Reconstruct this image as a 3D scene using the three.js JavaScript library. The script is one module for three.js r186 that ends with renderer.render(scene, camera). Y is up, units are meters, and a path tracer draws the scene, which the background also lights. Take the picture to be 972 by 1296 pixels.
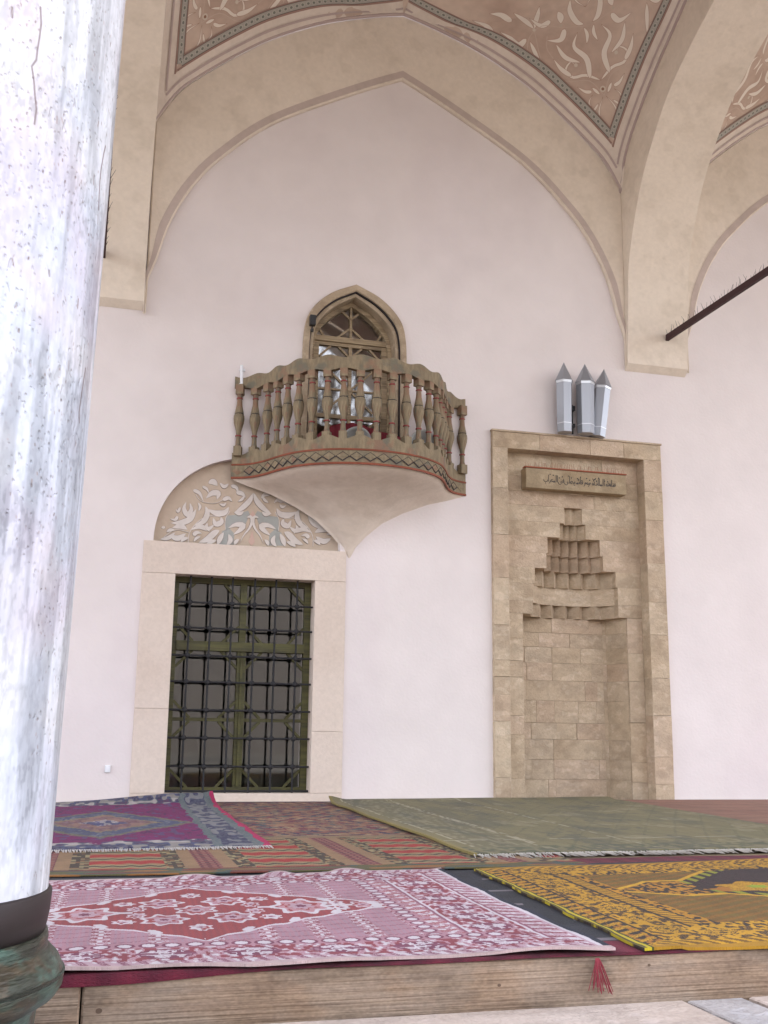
import * as THREE from 'three';
import { mergeGeometries, toCreasedNormals } from 'three/addons/utils/BufferGeometryUtils.js';

// ---------------------------------------------------------------- camera, sky, sun, exposure
const scene = new THREE.Scene();
const camera = new THREE.PerspectiveCamera(50.0, 768 / 1024, 0.05, 600);
camera.rotation.order = 'YXZ';
camera.position.set(0, 0.5535, 10);
camera.rotation.set(0.2046, -0.26812, 0.0122);
scene.add(camera);

{ // hazy pale-blue daylight sky
  const w = 128, h = 64, d = new Float32Array(w * h * 4);
  for (let j = 0; j < h; j++) for (let i = 0; i < w; i++) {
    const el = (j + 0.5) / h * Math.PI - Math.PI / 2;
    const t = Math.pow(Math.max(0, Math.sin(el)), 0.6), k = (j * w + i) * 4;
    d[k] = 1.04 - 0.28 * t; d[k + 1] = 1.03 - 0.19 * t; d[k + 2] = 1.05 - 0.04 * t; d[k + 3] = 1;
  }
  const sky = new THREE.DataTexture(d, w, h, THREE.RGBAFormat, THREE.FloatType);
  sky.mapping = THREE.EquirectangularReflectionMapping; sky.magFilter = THREE.LinearFilter; sky.needsUpdate = true;
  scene.background = sky; scene.environment = sky;
}
const sun = new THREE.DirectionalLight(new THREE.Color().setRGB(1, 0.95, 0.86), 3.2);
sun.position.set(14, 34, -17); sun.target.position.set(3, 0, 6);
sun.castShadow = true; sun.shadow.mapSize.set(2048, 2048); sun.shadow.radius = 2;
Object.assign(sun.shadow.camera, { left: -40, right: 40, top: 40, bottom: -40, near: 1, far: 120 });
scene.add(sun, sun.target);

const renderer = new THREE.WebGLRenderer({ antialias: true });
renderer.toneMapping = THREE.LinearToneMapping;
renderer.toneMappingExposure = 3.95;
renderer.shadowMap.enabled = true;

// ---------------------------------------------------------------- helpers
let seed = 7;
const rnd = () => { seed = (seed * 1664525 + 1013904223) >>> 0; return seed / 4294967296; };
const rr = (a, b) => a + (b - a) * rnd();
const V2 = (x, y) => new THREE.Vector2(x, y), V3 = (x, y, z) => new THREE.Vector3(x, y, z);
const clamp = (x, a = 0, b = 1) => Math.min(b, Math.max(a, x));
const lerp = (a, b, t) => a + (b - a) * t;
const ss = (a, b, x) => { const t = clamp((x - a) / (b - a)); return t * t * (3 - 2 * t); };
const taken = {};
function numbered(n) { const k = taken[n] = (taken[n] ?? -1) + 1; return k ? n + '_' + String(k).padStart(3, '0') : n; }
function shadow(o) { o.traverse(m => { if (m.isMesh) { m.castShadow = true; m.receiveShadow = true; } }); return o; }
function obj(name, geo, mat, parent) {
  const m = new THREE.Mesh(Array.isArray(geo) ? mergeAll(geo) : geo, mat);
  m.name = parent ? name : numbered(name); m.castShadow = m.receiveShadow = true;
  (parent ?? scene).add(m); return m;
}
function tag(o, label, category, group) { o.userData.label = label; o.userData.category = category; if (group) o.userData.group = group; return o; }
function structure(o) { o.userData.kind = 'structure'; return o; }
function thing(name, label, category, [x, y, z] = [0, 0, 0], group) {
  const o = new THREE.Group(); o.name = numbered(name); o.position.set(x, y, z); scene.add(o); return tag(o, label, category, group);
}
function mergeAll(gs) {
  return mergeGeometries(gs.map(g => {
    let q = g.index ? g.toNonIndexed() : g.clone();
    for (const k of Object.keys(q.attributes)) if (!['position', 'normal', 'uv'].includes(k)) q.deleteAttribute(k);
    if (!q.attributes.normal) q.computeVertexNormals();
    if (!q.attributes.uv) uvm(q); return q;
  }));
}
// uv in metres by the axis that a face looks along, with an offset so that alike pieces differ
function uvm(g, ox = 0, oy = 0) {
  if (g.index) g = g.toNonIndexed();
  g.computeVertexNormals();
  const p = g.attributes.position, uv = new Float32Array(p.count * 2), a = V3(), b = V3(), c = V3();
  for (let i = 0; i < p.count; i += 3) {
    a.fromBufferAttribute(p, i); b.fromBufferAttribute(p, i + 1); c.fromBufferAttribute(p, i + 2);
    const n = b.clone().sub(a).cross(c.clone().sub(a)); const ax = Math.abs(n.x), ay = Math.abs(n.y), az = Math.abs(n.z);
    [a, b, c].forEach((v, k) => {
      const [u, w] = az >= ax && az >= ay ? [v.x, v.y] : ax >= ay ? [v.z, v.y] : [v.x, v.z];
      uv[(i + k) * 2] = u + ox; uv[(i + k) * 2 + 1] = w + oy;
    });
  }
  g.setAttribute('uv', new THREE.BufferAttribute(uv, 2)); return g;
}
function box(x0, x1, y0, y1, z0, z1) {
  const g = new THREE.BoxGeometry(Math.abs(x1 - x0), Math.abs(y1 - y0), Math.abs(z1 - z0));
  g.translate((x0 + x1) / 2, (y0 + y1) / 2, (z0 + z1) / 2); return uvm(g, (x0 * 3.7) % 1, (y0 * 5.3) % 1);
}
// a block whose front edges (towards +z) are chamfered
function block(x0, x1, y0, y1, z0, z1, b = 0.006, jig = 0) {
  const j = () => (rnd() - 0.5) * jig, s = new THREE.Shape();
  const q = [[x0 + b + j(), y0 + b + j()], [x1 - b + j(), y0 + b + j()], [x1 - b + j(), y1 - b + j()], [x0 + b + j(), y1 - b + j()]];
  s.moveTo(...q[0]); s.lineTo(...q[1]); s.lineTo(...q[2]); s.lineTo(...q[3]); s.closePath();
  const g = new THREE.ExtrudeGeometry(s, { depth: z1 - z0 - 2 * b, bevelEnabled: true, bevelSize: b, bevelThickness: b, bevelSegments: 1 });
  g.translate(0, 0, z0 + b); return uvm(g, rnd() * 3, rnd() * 3);
}
function bar(a, b, w, h, up = V3(0, 0, 1)) { // rectangular stick from a to b
  const d = b.clone().sub(a), L = d.length(); d.normalize();
  const s = d.clone().cross(up).normalize(), t = s.clone().cross(d).normalize();
  const g = new THREE.BoxGeometry(w, L, h); uvm(g, rnd(), rnd());
  const m = new THREE.Matrix4().makeBasis(s, d, t).setPosition(a.clone().add(b).multiplyScalar(0.5));
  return g.applyMatrix4(m);
}
function rod(a, b, r0, r1 = r0, n = 8) {
  const d = b.clone().sub(a), L = d.length(), g = new THREE.CylinderGeometry(r1, r0, L, n, 1);
  g.applyQuaternion(new THREE.Quaternion().setFromUnitVectors(V3(0, 1, 0), d.normalize()));
  return g.translate((a.x + b.x) / 2, (a.y + b.y) / 2, (a.z + b.z) / 2);
}
function poly(pts, holes = []) {
  const s = new THREE.Shape(pts.map(p => V2(...(p.isVector2 ? [p.x, p.y] : p))));
  holes.forEach(h => s.holes.push(new THREE.Path(h.map(p => V2(...(p.isVector2 ? [p.x, p.y] : p)))))); return s;
}
function ext(shape, z0, z1, bevel = 0) {
  const g = new THREE.ExtrudeGeometry(shape, { depth: z1 - z0 - (bevel ? bevel : 0), bevelEnabled: bevel > 0, bevelSize: bevel, bevelThickness: bevel, bevelOffset: -bevel, bevelSegments: 1, curveSegments: 24 });
  g.translate(0, 0, z0); return toCreasedNormals(uvm(g), 0.45);
}
function spline(pts, n) { return new THREE.CatmullRomCurve3(pts.map(p => V3(p[0], p[1], p[2] ?? 0)), false, 'centripetal').getPoints(n).map(v => [v.x, v.y, v.z]); }
function gridGeo(nu, nv, f, uvf) { // f(u,v) -> [x,y,z]
  const pos = [], uv = [], idx = [];
  for (let j = 0; j <= nv; j++) for (let i = 0; i <= nu; i++) {
    const p = f(i / nu, j / nv); pos.push(...p); uv.push(...(uvf ? uvf(i / nu, j / nv, p) : [i / nu, j / nv]));
  }
  for (let j = 0; j < nv; j++) for (let i = 0; i < nu; i++) { const a = j * (nu + 1) + i, b = a + 1, c = a + nu + 1, d = c + 1; idx.push(a, b, d, a, d, c); }
  const g = new THREE.BufferGeometry();
  g.setAttribute('position', new THREE.Float32BufferAttribute(pos, 3)); g.setAttribute('uv', new THREE.Float32BufferAttribute(uv, 2));
  g.setIndex(idx); g.computeVertexNormals(); return g;
}

// ---------------------------------------------------------------- noise and textures
function hash(x, y, s) { let h = (x * 374761393 + y * 668265263 + s * 2147483647) | 0; h = Math.imul(h ^ (h >>> 13), 1274126177); return ((h ^ (h >>> 16)) >>> 0) / 4294967296; }
function vnoise(x, y, px, py, s) { // value noise that repeats after px by py cells
  const xi = Math.floor(x), yi = Math.floor(y), fx = x - xi, fy = y - yi, u = fx * fx * (3 - 2 * fx), v = fy * fy * (3 - 2 * fy);
  const m = (a, n) => ((a % n) + n) % n, x0 = m(xi, px), x1 = m(xi + 1, px), y0 = m(yi, py), y1 = m(yi + 1, py);
  return lerp(lerp(hash(x0, y0, s), hash(x1, y0, s), u), lerp(hash(x0, y1, s), hash(x1, y1, s), u), v);
}
function fbm(u, v, fx, fy, oct, s) { let a = 0.5, t = 0, n = 0; for (let o = 0; o < oct; o++) { t += a * vnoise(u * fx, v * fy, fx, fy, s + o * 17); n += a; a *= 0.55; fx *= 2; fy *= 2; } return t / n; }
function tex(w, h, fn, { rep = [1, 1], srgb = true, wrap = true } = {}) { // fn(u, v, i, j) -> [r,g,b] 0..255
  const d = new Uint8Array(w * h * 4);
  for (let j = 0; j < h; j++) for (let i = 0; i < w; i++) { const c = fn((i + 0.5) / w, (j + 0.5) / h, i, j), k = (j * w + i) * 4; d[k] = clamp(c[0], 0, 255); d[k + 1] = clamp(c[1], 0, 255); d[k + 2] = clamp(c[2], 0, 255); d[k + 3] = 255; }
  const t = new THREE.DataTexture(d, w, h); t.magFilter = THREE.LinearFilter; t.minFilter = THREE.LinearMipmapLinearFilter; t.generateMipmaps = true;
  if (wrap) t.wrapS = t.wrapT = THREE.RepeatWrapping;
  t.repeat.set(...rep); if (srgb) t.colorSpace = THREE.SRGBColorSpace; t.needsUpdate = true; return t;
}
function canvasTex(w, h, draw, { rep, srgb = true } = {}) {
  const c = document.createElement('canvas'); c.width = w; c.height = h; draw(c.getContext('2d'), w, h);
  const t = new THREE.CanvasTexture(c); if (srgb) t.colorSpace = THREE.SRGBColorSpace;
  if (rep) { t.wrapS = t.wrapT = THREE.RepeatWrapping; t.repeat.set(...rep); } return t;
}
const mk = (r, g, b, o = {}) => new THREE.MeshStandardMaterial({ color: new THREE.Color().setRGB(r, g, b), roughness: 0.85, side: THREE.DoubleSide, ...o });
const grey = v => [v, v, v];
// lime plaster, 9 m across before it repeats
const plasterMap = tex(1024, 1024, (u, v) => {
  const a = fbm(u, v, 5, 5, 5, 3), b = fbm(u, v, 40, 40, 3, 9), c = fbm(u, v, 11, 3, 4, 21);
  const s = ss(0.55, 0.75, c) * 0.012, t = 255 * (1 - 0.05 * a - 0.035 * b - s);
  return [t, t - 3 * a - 2 * s * 40, t - 5 * a + 3];
}, { rep: [1 / 9, 1 / 9] });
const plasterBump = tex(512, 512, (u, v) => grey(255 * (0.6 * fbm(u, v, 8, 8, 4, 5) + 0.4 * fbm(u, v, 90, 90, 2, 6))), { rep: [1 / 1.7, 1 / 1.7], srgb: false });
// blotched distemper of the arches, 3.3 m
const archMap = tex(1024, 1024, (u, v) => {
  const a = fbm(u, v, 6, 6, 5, 31), b = fbm(u, v, 22, 22, 3, 39), w = ss(0.42, 0.8, a) * 0.032 + ss(0.5, 0.75, b) * 0.028;
  const t = 255 * (1 - w - 0.04 * fbm(u, v, 100, 100, 2, 2)); return [t, t - w * 22, t - w * 60];
}, { rep: [1 / 3.3, 1 / 3.3] });
const stoneMap = tex(1024, 1024, (u, v) => {
  const a = fbm(u, v, 4, 7, 5, 51), b = fbm(u, v, 14, 22, 4, 57), g = fbm(u, v, 120, 120, 2, 59), w = ss(0.62, 0.72, fbm(u, v, 18, 26, 3, 63));
  let t = 255 * (0.99 - 0.13 * a - 0.07 * ss(0.35, 0.75, b) - 0.07 * g); t += w * 12;
  return [t, t - 8 * a + w * 2, t - 16 * a + w * 5];
}, { rep: [1 / 1.6, 1 / 1.6] });
const smoothStone = tex(512, 512, (u, v) => { const a = fbm(u, v, 4, 4, 5, 351), g = fbm(u, v, 90, 90, 2, 359), t = 255 * (1 - 0.07 * a - 0.05 * g); return [t, t - 5 * a, t - 9 * a]; }, { rep: [1 / 1.9, 1 / 1.9] });
const stoneBump = tex(512, 512, (u, v) => grey(255 * (0.5 * fbm(u, v, 10, 14, 4, 71) + 0.5 * fbm(u, v, 70, 70, 3, 73))), { rep: [1 / 0.8, 1 / 0.8], srgb: false });
const woodFn = (fx, fy, s, knots) => (u, v) => {
  const wob = fbm(u, v, 3, 3, 3, s) * 0.5, g = fbm(u, v + wob * 0.06, fx, fy, 4, s + 4), f = fbm(u, v, fx * 3, fy * 5, 2, s + 8), p = fbm(u, v, 6, 6, 4, s + 12);
  let t = 255 * (1 - 0.17 * ss(0.3, 0.75, g) - 0.10 * f - 0.16 * ss(0.45, 0.75, p)); return [t, t - 10 * g, t - 22 * g + 8 * p];
};
const woodMap = tex(1024, 512, woodFn(5, 60, 81), { rep: [1 / 1.4, 1 / 0.5] });
const beamMap = tex(1024, 512, (u, v) => { const p = fbm(u, v, 5, 4, 5, 181), g = fbm(u, v + 0.05 * fbm(u, v, 3, 2, 3, 187), 9, 46, 3, 183), f = fbm(u, v, 150, 110, 3, 185), r = ss(0.5, 0.7, fbm(u, v, 7, 5, 4, 189)), t = 255 * (1 - 0.22 * ss(0.3, 0.75, p) - 0.10 * g - 0.20 * f); return [t, t - 9 * p - 6 * r, t - 20 * p - 12 * r + 6 * g]; }, { rep: [1 / 1.3, 1 / 0.5] });
const woodBump = tex(512, 512, (u, v) => grey(255 * fbm(u, v, 5, 110, 3, 85)), { rep: [1 / 1.4, 1 / 0.5], srgb: false });
// balcony woodwork: worn ochre paint with grey-green and reddish places
const oldPaint = tex(512, 512, (u, v) => {
  const a = fbm(u, v, 6, 6, 4, 91), b = fbm(u, v, 7, 7, 4, 95), g = fbm(u, v, 40, 12, 3, 97);
  let c = [134, 120, 96].map(x => x * (0.82 + 0.32 * g)); const gr = ss(0.5, 0.66, a) * 0.75, rd = ss(0.54, 0.7, b) * 0.7;
  c = c.map((x, i) => lerp(lerp(x, [102, 100, 88][i], gr), [138, 104, 84][i], rd)); return c;
}, { rep: [1 / 0.9, 1 / 0.9] });
const M = {
  wall: mk(0.83, 0.775, 0.752, { map: plasterMap, bumpMap: plasterBump, bumpScale: 0.0025, roughness: 0.95 }),
  arch: mk(0.81, 0.72, 0.615, { map: archMap, bumpMap: plasterBump, bumpScale: 0.003, roughness: 0.95 }),
  archFace: mk(0.78, 0.685, 0.595, { map: archMap, bumpMap: plasterBump, bumpScale: 0.003, roughness: 0.95 }),
  stripe: mk(0.58, 0.485, 0.44, { map: archMap, roughness: 0.95 }),
  mauve: mk(0.54, 0.435, 0.415, { map: archMap, roughness: 0.95 }),
  cream: mk(0.80, 0.71, 0.63, { map: archMap, roughness: 0.95 }),
  surround: mk(0.76, 0.665, 0.59, { map: smoothStone, bumpMap: stoneBump, bumpScale: 0.0025, roughness: 0.9 }),
  ochre: mk(1, 1, 1, { map: oldPaint, bumpMap: stoneBump, bumpScale: 0.003, roughness: 0.8 }),
  redPaint: mk(0.30, 0.085, 0.045, { map: stoneMap, roughness: 0.8 }),
  ringRed: mk(0.25, 0.05, 0.05, { roughness: 0.8 }),
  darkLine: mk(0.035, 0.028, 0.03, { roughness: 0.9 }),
  doorPaint: mk(0.46, 0.37, 0.24, { map: woodMap, roughness: 0.75 }),
  doorStone: mk(0.55, 0.45, 0.33, { map: stoneMap, roughness: 0.85 }),
  green: mk(0.10, 0.098, 0.022, { map: woodMap, roughness: 0.55 }),
  iron: mk(0.014, 0.014, 0.017, { roughness: 0.75 }),
  rodIron: mk(0.05, 0.018, 0.02, { roughness: 0.7, metalness: 0.1 }),
  glass: new THREE.MeshPhysicalMaterial({ color: 0xffffff, roughness: 0.03, metalness: 0, transmission: 1, thickness: 0, ior: 1.5, side: THREE.DoubleSide }),
  doorGlass: new THREE.MeshPhysicalMaterial({ color: 0xffffff, roughness: 0.03, transmission: 1, thickness: 0, ior: 2.1, side: THREE.DoubleSide }),
  hall: mk(0.42, 0.41, 0.42, { roughness: 1 }),
  zinc: mk(0.36, 0.38, 0.42, { roughness: 0.42, metalness: 0.55 }),
  zincLight: mk(0.62, 0.64, 0.67, { roughness: 0.35, metalness: 0.5 }),
  rust: mk(0.30, 0.09, 0.05, { roughness: 0.9 }),
  plastic: mk(0.78, 0.80, 0.84, { roughness: 0.4 }),
  black: mk(0.015, 0.015, 0.017, { roughness: 0.5 }),
  maroonCloth: mk(0.16, 0.018, 0.028, { roughness: 0.95 }),
  hornGrey: mk(0.42, 0.42, 0.41, { roughness: 0.5 }),
};
const stones = [[0.65, 0.535, 0.395], [0.635, 0.52, 0.38], [0.665, 0.55, 0.41], [0.655, 0.525, 0.395], [0.63, 0.52, 0.39], [0.665, 0.535, 0.405]]
  .map(c => mk(...c, { map: stoneMap, bumpMap: stoneBump, bumpScale: 0.008, roughness: 0.92 }));
const stone = () => stones[Math.floor(rnd() * stones.length)];

// ---------------------------------------------------------------- ground, courtyard
const CX = 2.88, LEG = 2.5, PITCH = 5.71;           // bay centre, half span, bay to bay
const pavingMap = tex(512, 512, (u, v) => { const a = fbm(u, v, 8, 8, 5, 101), b = fbm(u, v, 60, 60, 3, 107); const t = 255 * (1 - 0.25 * a - 0.15 * b); return [t, t - 6 * a, t - 12 * a]; }, { rep: [1 / 2.2, 1 / 2.2] });
M.ground = mk(0.36, 0.33, 0.29, { map: pavingMap, roughness: 0.95 });
structure(obj('ground', uvm(new THREE.PlaneGeometry(900, 900).rotateX(-Math.PI / 2).translate(0, -0.19, 0)), M.ground));
{
  const slabs = [[0.62, 0.52, 0.46], [0.55, 0.49, 0.46], [0.50, 0.47, 0.47], [0.60, 0.53, 0.49]].map(c => mk(...c, { map: stoneMap, bumpMap: stoneBump, bumpScale: 0.01, roughness: 0.85 }));
  const pave = structure(thing('pavement', 'worn pale stone slabs paving the court before the platform', 'pavement'));
  delete pave.userData.category;
  const xs = [-2.9, -1.95, -1.2, -0.35, 0.45, 1.62, 1.80, 2.5, 3.4, 4.3, 5.2];
  const zs = [7.19, 8.05, 8.8, 9.7, 10.6, 11.5];
  for (let r = 0; r < zs.length - 1; r++) for (let i = 0; i < xs.length - 1; i++) {
    const sh = r ? ((r * 37) % 10) / 12 : 0, g = 0.006, top = -0.118 + rr(-0.003, 0.002);
    const s = new THREE.Shape([V2(xs[i] + sh + g + rr(0, .01), -zs[r] - g), V2(xs[i + 1] + sh - g - rr(0, .01), -zs[r] - g), V2(xs[i + 1] + sh - g - (r ? 0 : rr(-.03, .03)), -zs[r + 1] + g), V2(xs[i] + sh + g, -zs[r + 1] + g)]);
    const e = new THREE.ExtrudeGeometry(s, { depth: 0.05, bevelEnabled: true, bevelSize: 0.004, bevelOffset: -0.004, bevelThickness: 0.004, bevelSegments: 1 });
    e.rotateX(-Math.PI / 2).translate(0, top - 0.054, 0);
    obj('slab', uvm(e, rnd() * 3, rnd() * 3), slabs[(i * 2 + r) % 4], pave);
  }
}
// courtyard wall far behind the viewer
tag(obj('courtyard_building', box(-45, 50, -0.2, 9.5, 46, 54), mk(0.28, 0.25, 0.23)), 'long plain building on the far side of the courtyard', 'building');

// ---------------------------------------------------------------- the mosque wall, with real openings
const arcPts = (cx, a, y0, h, n, pw = 1.0) => { // slightly pointed arch from left springing to right springing
  const o = []; for (let i = 0; i <= n; i++) { const t = i / n * Math.PI, c = Math.cos(t), s = Math.sin(t); o.push([cx - a * c, y0 + h * Math.pow(s, pw)]); } return o;
};
const doorProf = [[0.515, 3.0], [0.515, 4.25], [0.505, 4.45], [0.475, 4.60], [0.405, 4.72], [0.24, 4.87], [0, 4.985]];
const DX = 2.43;
function doorArch(off, yb) { // half widths reduced by off
  const half = spline(doorProf.slice(1).map(([u, y]) => [Math.max(0, u * (1 - off / 0.515)), y - off * ss(4.2, 4.9, y) * 1.15]), 22);
  const L = half.map(([u, y]) => [DX - u, y]), R = half.map(([u, y]) => [DX + u, y]).reverse().slice(1);
  return [[DX - 0.515 + off, yb], ...L, ...R, [DX + 0.515 - off, yb]];
}
const lun = arcPts(1.452, 0.868, 2.295, 0.835, 40, 0.94);
const MX0 = 3.85, MX1 = 5.728, MY1 = 3.605;          // mihrab frame
{
  const w = thing('mosque_wall', 'tall white plastered mosque wall behind the balcony and prayer niche', 'wall');
  const holes = [
    [[0.788, 0.068], [2.092, 0.068], [2.092, 2.011], [0.788, 2.011]],
    [...lun].reverse().map(p => p),
    doorArch(0, 3.06),
    [[MX0 + 0.05, -0.19], [MX1 - 0.05, -0.19], [MX1 - 0.05, MY1 - 0.05], [MX0 + 0.05, MY1 - 0.05]],
  ];
  const s = poly([[-18, -0.2], [MX0 + 0.05, -0.2], [MX0 + 0.05, MY1 - 0.05], [MX1 - 0.05, MY1 - 0.05], [MX1 - 0.05, -0.2], [24, -0.2], [24, 12], [-18, 12]], holes.slice(0, 3));
  obj('plaster', ext(s, -0.6, 0), M.wall, w);
  // rest of the building behind: keeps the inside dark and the sun off the porch
  const b = tag(obj('mosque_hall', [box(-18, 24, 11.6, 12, -16, -0.6), box(-18, -17.6, -0.2, 11.6, -16, -0.6), box(23.6, 24, -0.2, 11.6, -16, -0.6), box(-18, 24, -0.2, 11.6, -16.4, -16), box(-17.6, 23.6, -0.2, -0.15, -16, -0.6)], M.hall), 'dark hall of the mosque behind the windows', 'building');
}
// ---------------------------------------------------------------- wall arches, transverse arches, vaults
const intr = [[0, 4.45], [0.012, 4.75], [0.09, 5.0], [0.185, 5.36], [0.335, 5.70], [0.53, 6.0], [0.72, 6.21], [0.93, 6.42], [1.15, 6.60], [1.40, 6.76], [1.68, 6.92], [1.98, 7.085], [2.23, 7.215], [LEG, 7.345]];
const extr = [[0, 6.42], [0.22, 6.79], [0.40, 6.97], [0.58, 7.13], [0.80, 7.31], [1.10, 7.53], [1.64, 7.82], [2.2, 8.015], [LEG, 8.09]];
const tIn = [[0.06, 4.45], [0.10, 4.8], [0.135, 5.2], [0.165, 5.52], [0.31, 5.95], [0.53, 6.37], [0.82, 6.72], [1.10, 6.985], [1.49, 7.205], [1.99, 7.42], [2.6, 7.65], [3.2, 7.86], [3.75, 8.02]];
const tEx = [[0.05, 6.42], [0.208, 6.80], [0.53, 7.11], [0.892, 7.37], [1.342, 7.63], [1.7, 7.84], [2.3, 8.16], [3.0, 8.46], [3.75, 8.70]];
const ZC = 3.75;
const interp = (P, k, o) => x => { for (let i = 0; i < P.length - 1; i++) if (x <= P[i + 1][k]) return lerp(P[i][o], P[i + 1][o], clamp((x - P[i][k]) / (P[i + 1][k] - P[i][k]))); return P[P.length - 1][o]; };
const sIntr = spline(intr, 40), sExtr = spline(extr, 40), sTin = spline(tIn, 44), sTex = spline(tEx, 44);
const mirrorArch = (half, cx) => [...half.map(([u, y]) => [cx - LEG + u, y]), ...half.slice(0, -1).reverse().map(([u, y]) => [cx + LEG - u, y])];
function wallArch(cx, z0, z1, label, front) {
  const a = thing(front ? 'front_arch' : 'wall_arch', label, 'arch', [0, 0, 0], 'pointed arches along the portico');
  const inner = mirrorArch(sIntr, cx), outer = mirrorArch(sExtr, cx);
  const zf = front ? z0 : z1, d = front ? -1 : 1;
  const s = poly([...inner, [cx + LEG - 0.003, 4.45], [cx + LEG - 0.003, 6.4], ...outer.slice().reverse(), [cx - LEG + 0.003, 6.4], [cx - LEG + 0.003, 4.45]].filter((p, i, A) => i === 0 || Math.hypot(p[0] - A[i - 1][0], p[1] - A[i - 1][1]) > 1e-4));
  obj('arch_band', ext(s, z0, z1, front ? 0 : 0.012), M.arch, a);
  // painted border along the inner edge, 4 mm proud
  const strip = [], N = inner.length;
  for (let i = 0; i < N - 1; i++) {
    const nrm = k => { const p = inner[Math.max(0, k - 1)], q = inner[Math.min(N - 1, k + 1)]; const dx = q[0] - p[0], dy = q[1] - p[1], l = Math.hypot(dx, dy) || 1; return k === (N - 1) / 2 ? [0, 1.1] : [-dy / l, dx / l]; };
    const [n0, n1] = [nrm(i), nrm(i + 1)], w0 = 0.015, w1 = 0.085, k0 = Math.min(1, (inner[i][1] - 4.4) / 0.9), k1 = Math.min(1, (inner[i + 1][1] - 4.4) / 0.9), z = zf + d * 0.004;
    const P = (p, n, w, k) => [p[0] + n[0] * w * k, p[1] + n[1] * w * k, z];
    strip.push([P(inner[i], n0, w0, 1), P(inner[i + 1], n1, w0, 1), P(inner[i + 1], n1, w1, k1), P(inner[i], n0, w1, k0)]);
  }
  const pos = []; for (const [p, q, r, t] of strip) pos.push(...p, ...q, ...r, ...p, ...r, ...t);
  const g = new THREE.BufferGeometry(); g.setAttribute('position', new THREE.Float32BufferAttribute(pos, 3)); obj('painted_border', uvm(g), M.stripe, a);
  // two round mouldings along the outer edge
  for (const off of [0.012]) {
    const pts = outer.filter((p, i) => i % 2 === 0 || i === (outer.length - 1) / 2).map((p, i, A) => {
      const q0 = A[Math.max(0, i - 1)], q1 = A[Math.min(A.length - 1, i + 1)], l = Math.hypot(q1[0] - q0[0], q1[1] - q0[1]);
      return V3(p[0] - (q1[1] - q0[1]) / l * off, p[1] + (q1[0] - q0[0]) / l * off, zf + d * (off > 0.05 ? 0.055 : 0.012));
    });
    obj('moulding', new THREE.TubeGeometry(new THREE.CatmullRomCurve3(pts, false, 'centripetal'), 70, 0.016, 6), M.mauve, a);
  }
  return a;
}
wallArch(CX, 0.003, 0.05, 'pointed plaster arch band framing the wall above the balcony');
wallArch(CX + PITCH, 0.003, 0.05, 'pointed plaster arch band beyond the iron tie bar with bird spikes');
wallArch(CX - PITCH, 0.003, 0.05, 'pointed plaster arch band behind the marble column');

function transverse(xc, yb, label) { // springs from the wall towards the court
  const a = thing('transverse_arch', label, 'arch', [xc, 0, 0], 'arches spanning from wall to columns');
  const W = 0.355, half = sTin.map(p => [p[0], p[1]]), full = [...half, ...half.slice(0, -1).reverse().map(([z, y]) => [2 * ZC - z, y])];
  const prof = [[0.003, yb], [0.075, yb + 0.065], ...full.filter(p => p[1] > yb + 0.1), [2 * ZC - 0.06, 4.45], [2 * ZC - 0.003, 4.45], [2 * ZC - 0.003, 9.2], [0.003, 9.2]];
  const s = poly(prof.map(([z, y]) => [-z, y]));
  const g = new THREE.ExtrudeGeometry(s, { depth: 2 * W, bevelEnabled: false }); g.rotateY(Math.PI / 2); g.translate(-W, 0, 0);
  const q = uvm(g), qp = q.attributes.position, qn = q.attributes.normal, qu = q.attributes.uv; // on the soffit let the texture run along the curve
  for (let i = 0; i < qp.count; i++) if (Math.abs(qn.getX(i)) < 0.5) qu.setXY(i, qp.getX(i) + xc, qp.getY(i) + qp.getZ(i));
  obj('arch_body', toCreasedNormals(q, 0.45), M.arch, a);
  for (const sx of [-1, 1]) for (const off of [0.012]) {
    const ex = [...sTex.map(p => [p[0], p[1]]), ...sTex.slice(0, -1).reverse().map(p => [2 * ZC - p[0], p[1]])].filter((p, i) => i % 2 === 0);
    const pts = ex.map((p, i, A) => { const q0 = A[Math.max(0, i - 1)], q1 = A[Math.min(A.length - 1, i + 1)], l = Math.hypot(q1[0] - q0[0], q1[1] - q0[1]); return V3(sx * (W + (off > 0.05 ? 0.05 : 0.01)), p[1] + (q1[0] - q0[0]) / l * off, p[0] - (q1[1] - q0[1]) / l * off); });
    obj('moulding', new THREE.TubeGeometry(new THREE.CatmullRomCurve3(pts, false, 'centripetal'), 70, 0.016, 6), M.mauve, a);
  }
  return a;
}
const PIER = CX + LEG + 0.355 - 0.01;
transverse(PIER, 4.405, 'broad plaster arch springing from the corbel where the spiked tie bar is fixed');
transverse(PIER - PITCH, 4.48, 'broad plaster arch rising beside the marble column');
transverse(PIER + PITCH, 4.44, 'broad plaster arch at the far end of the portico');
transverse(PIER - 2 * PITCH, 4.44, 'broad plaster arch on the far side of the marble column');

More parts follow.
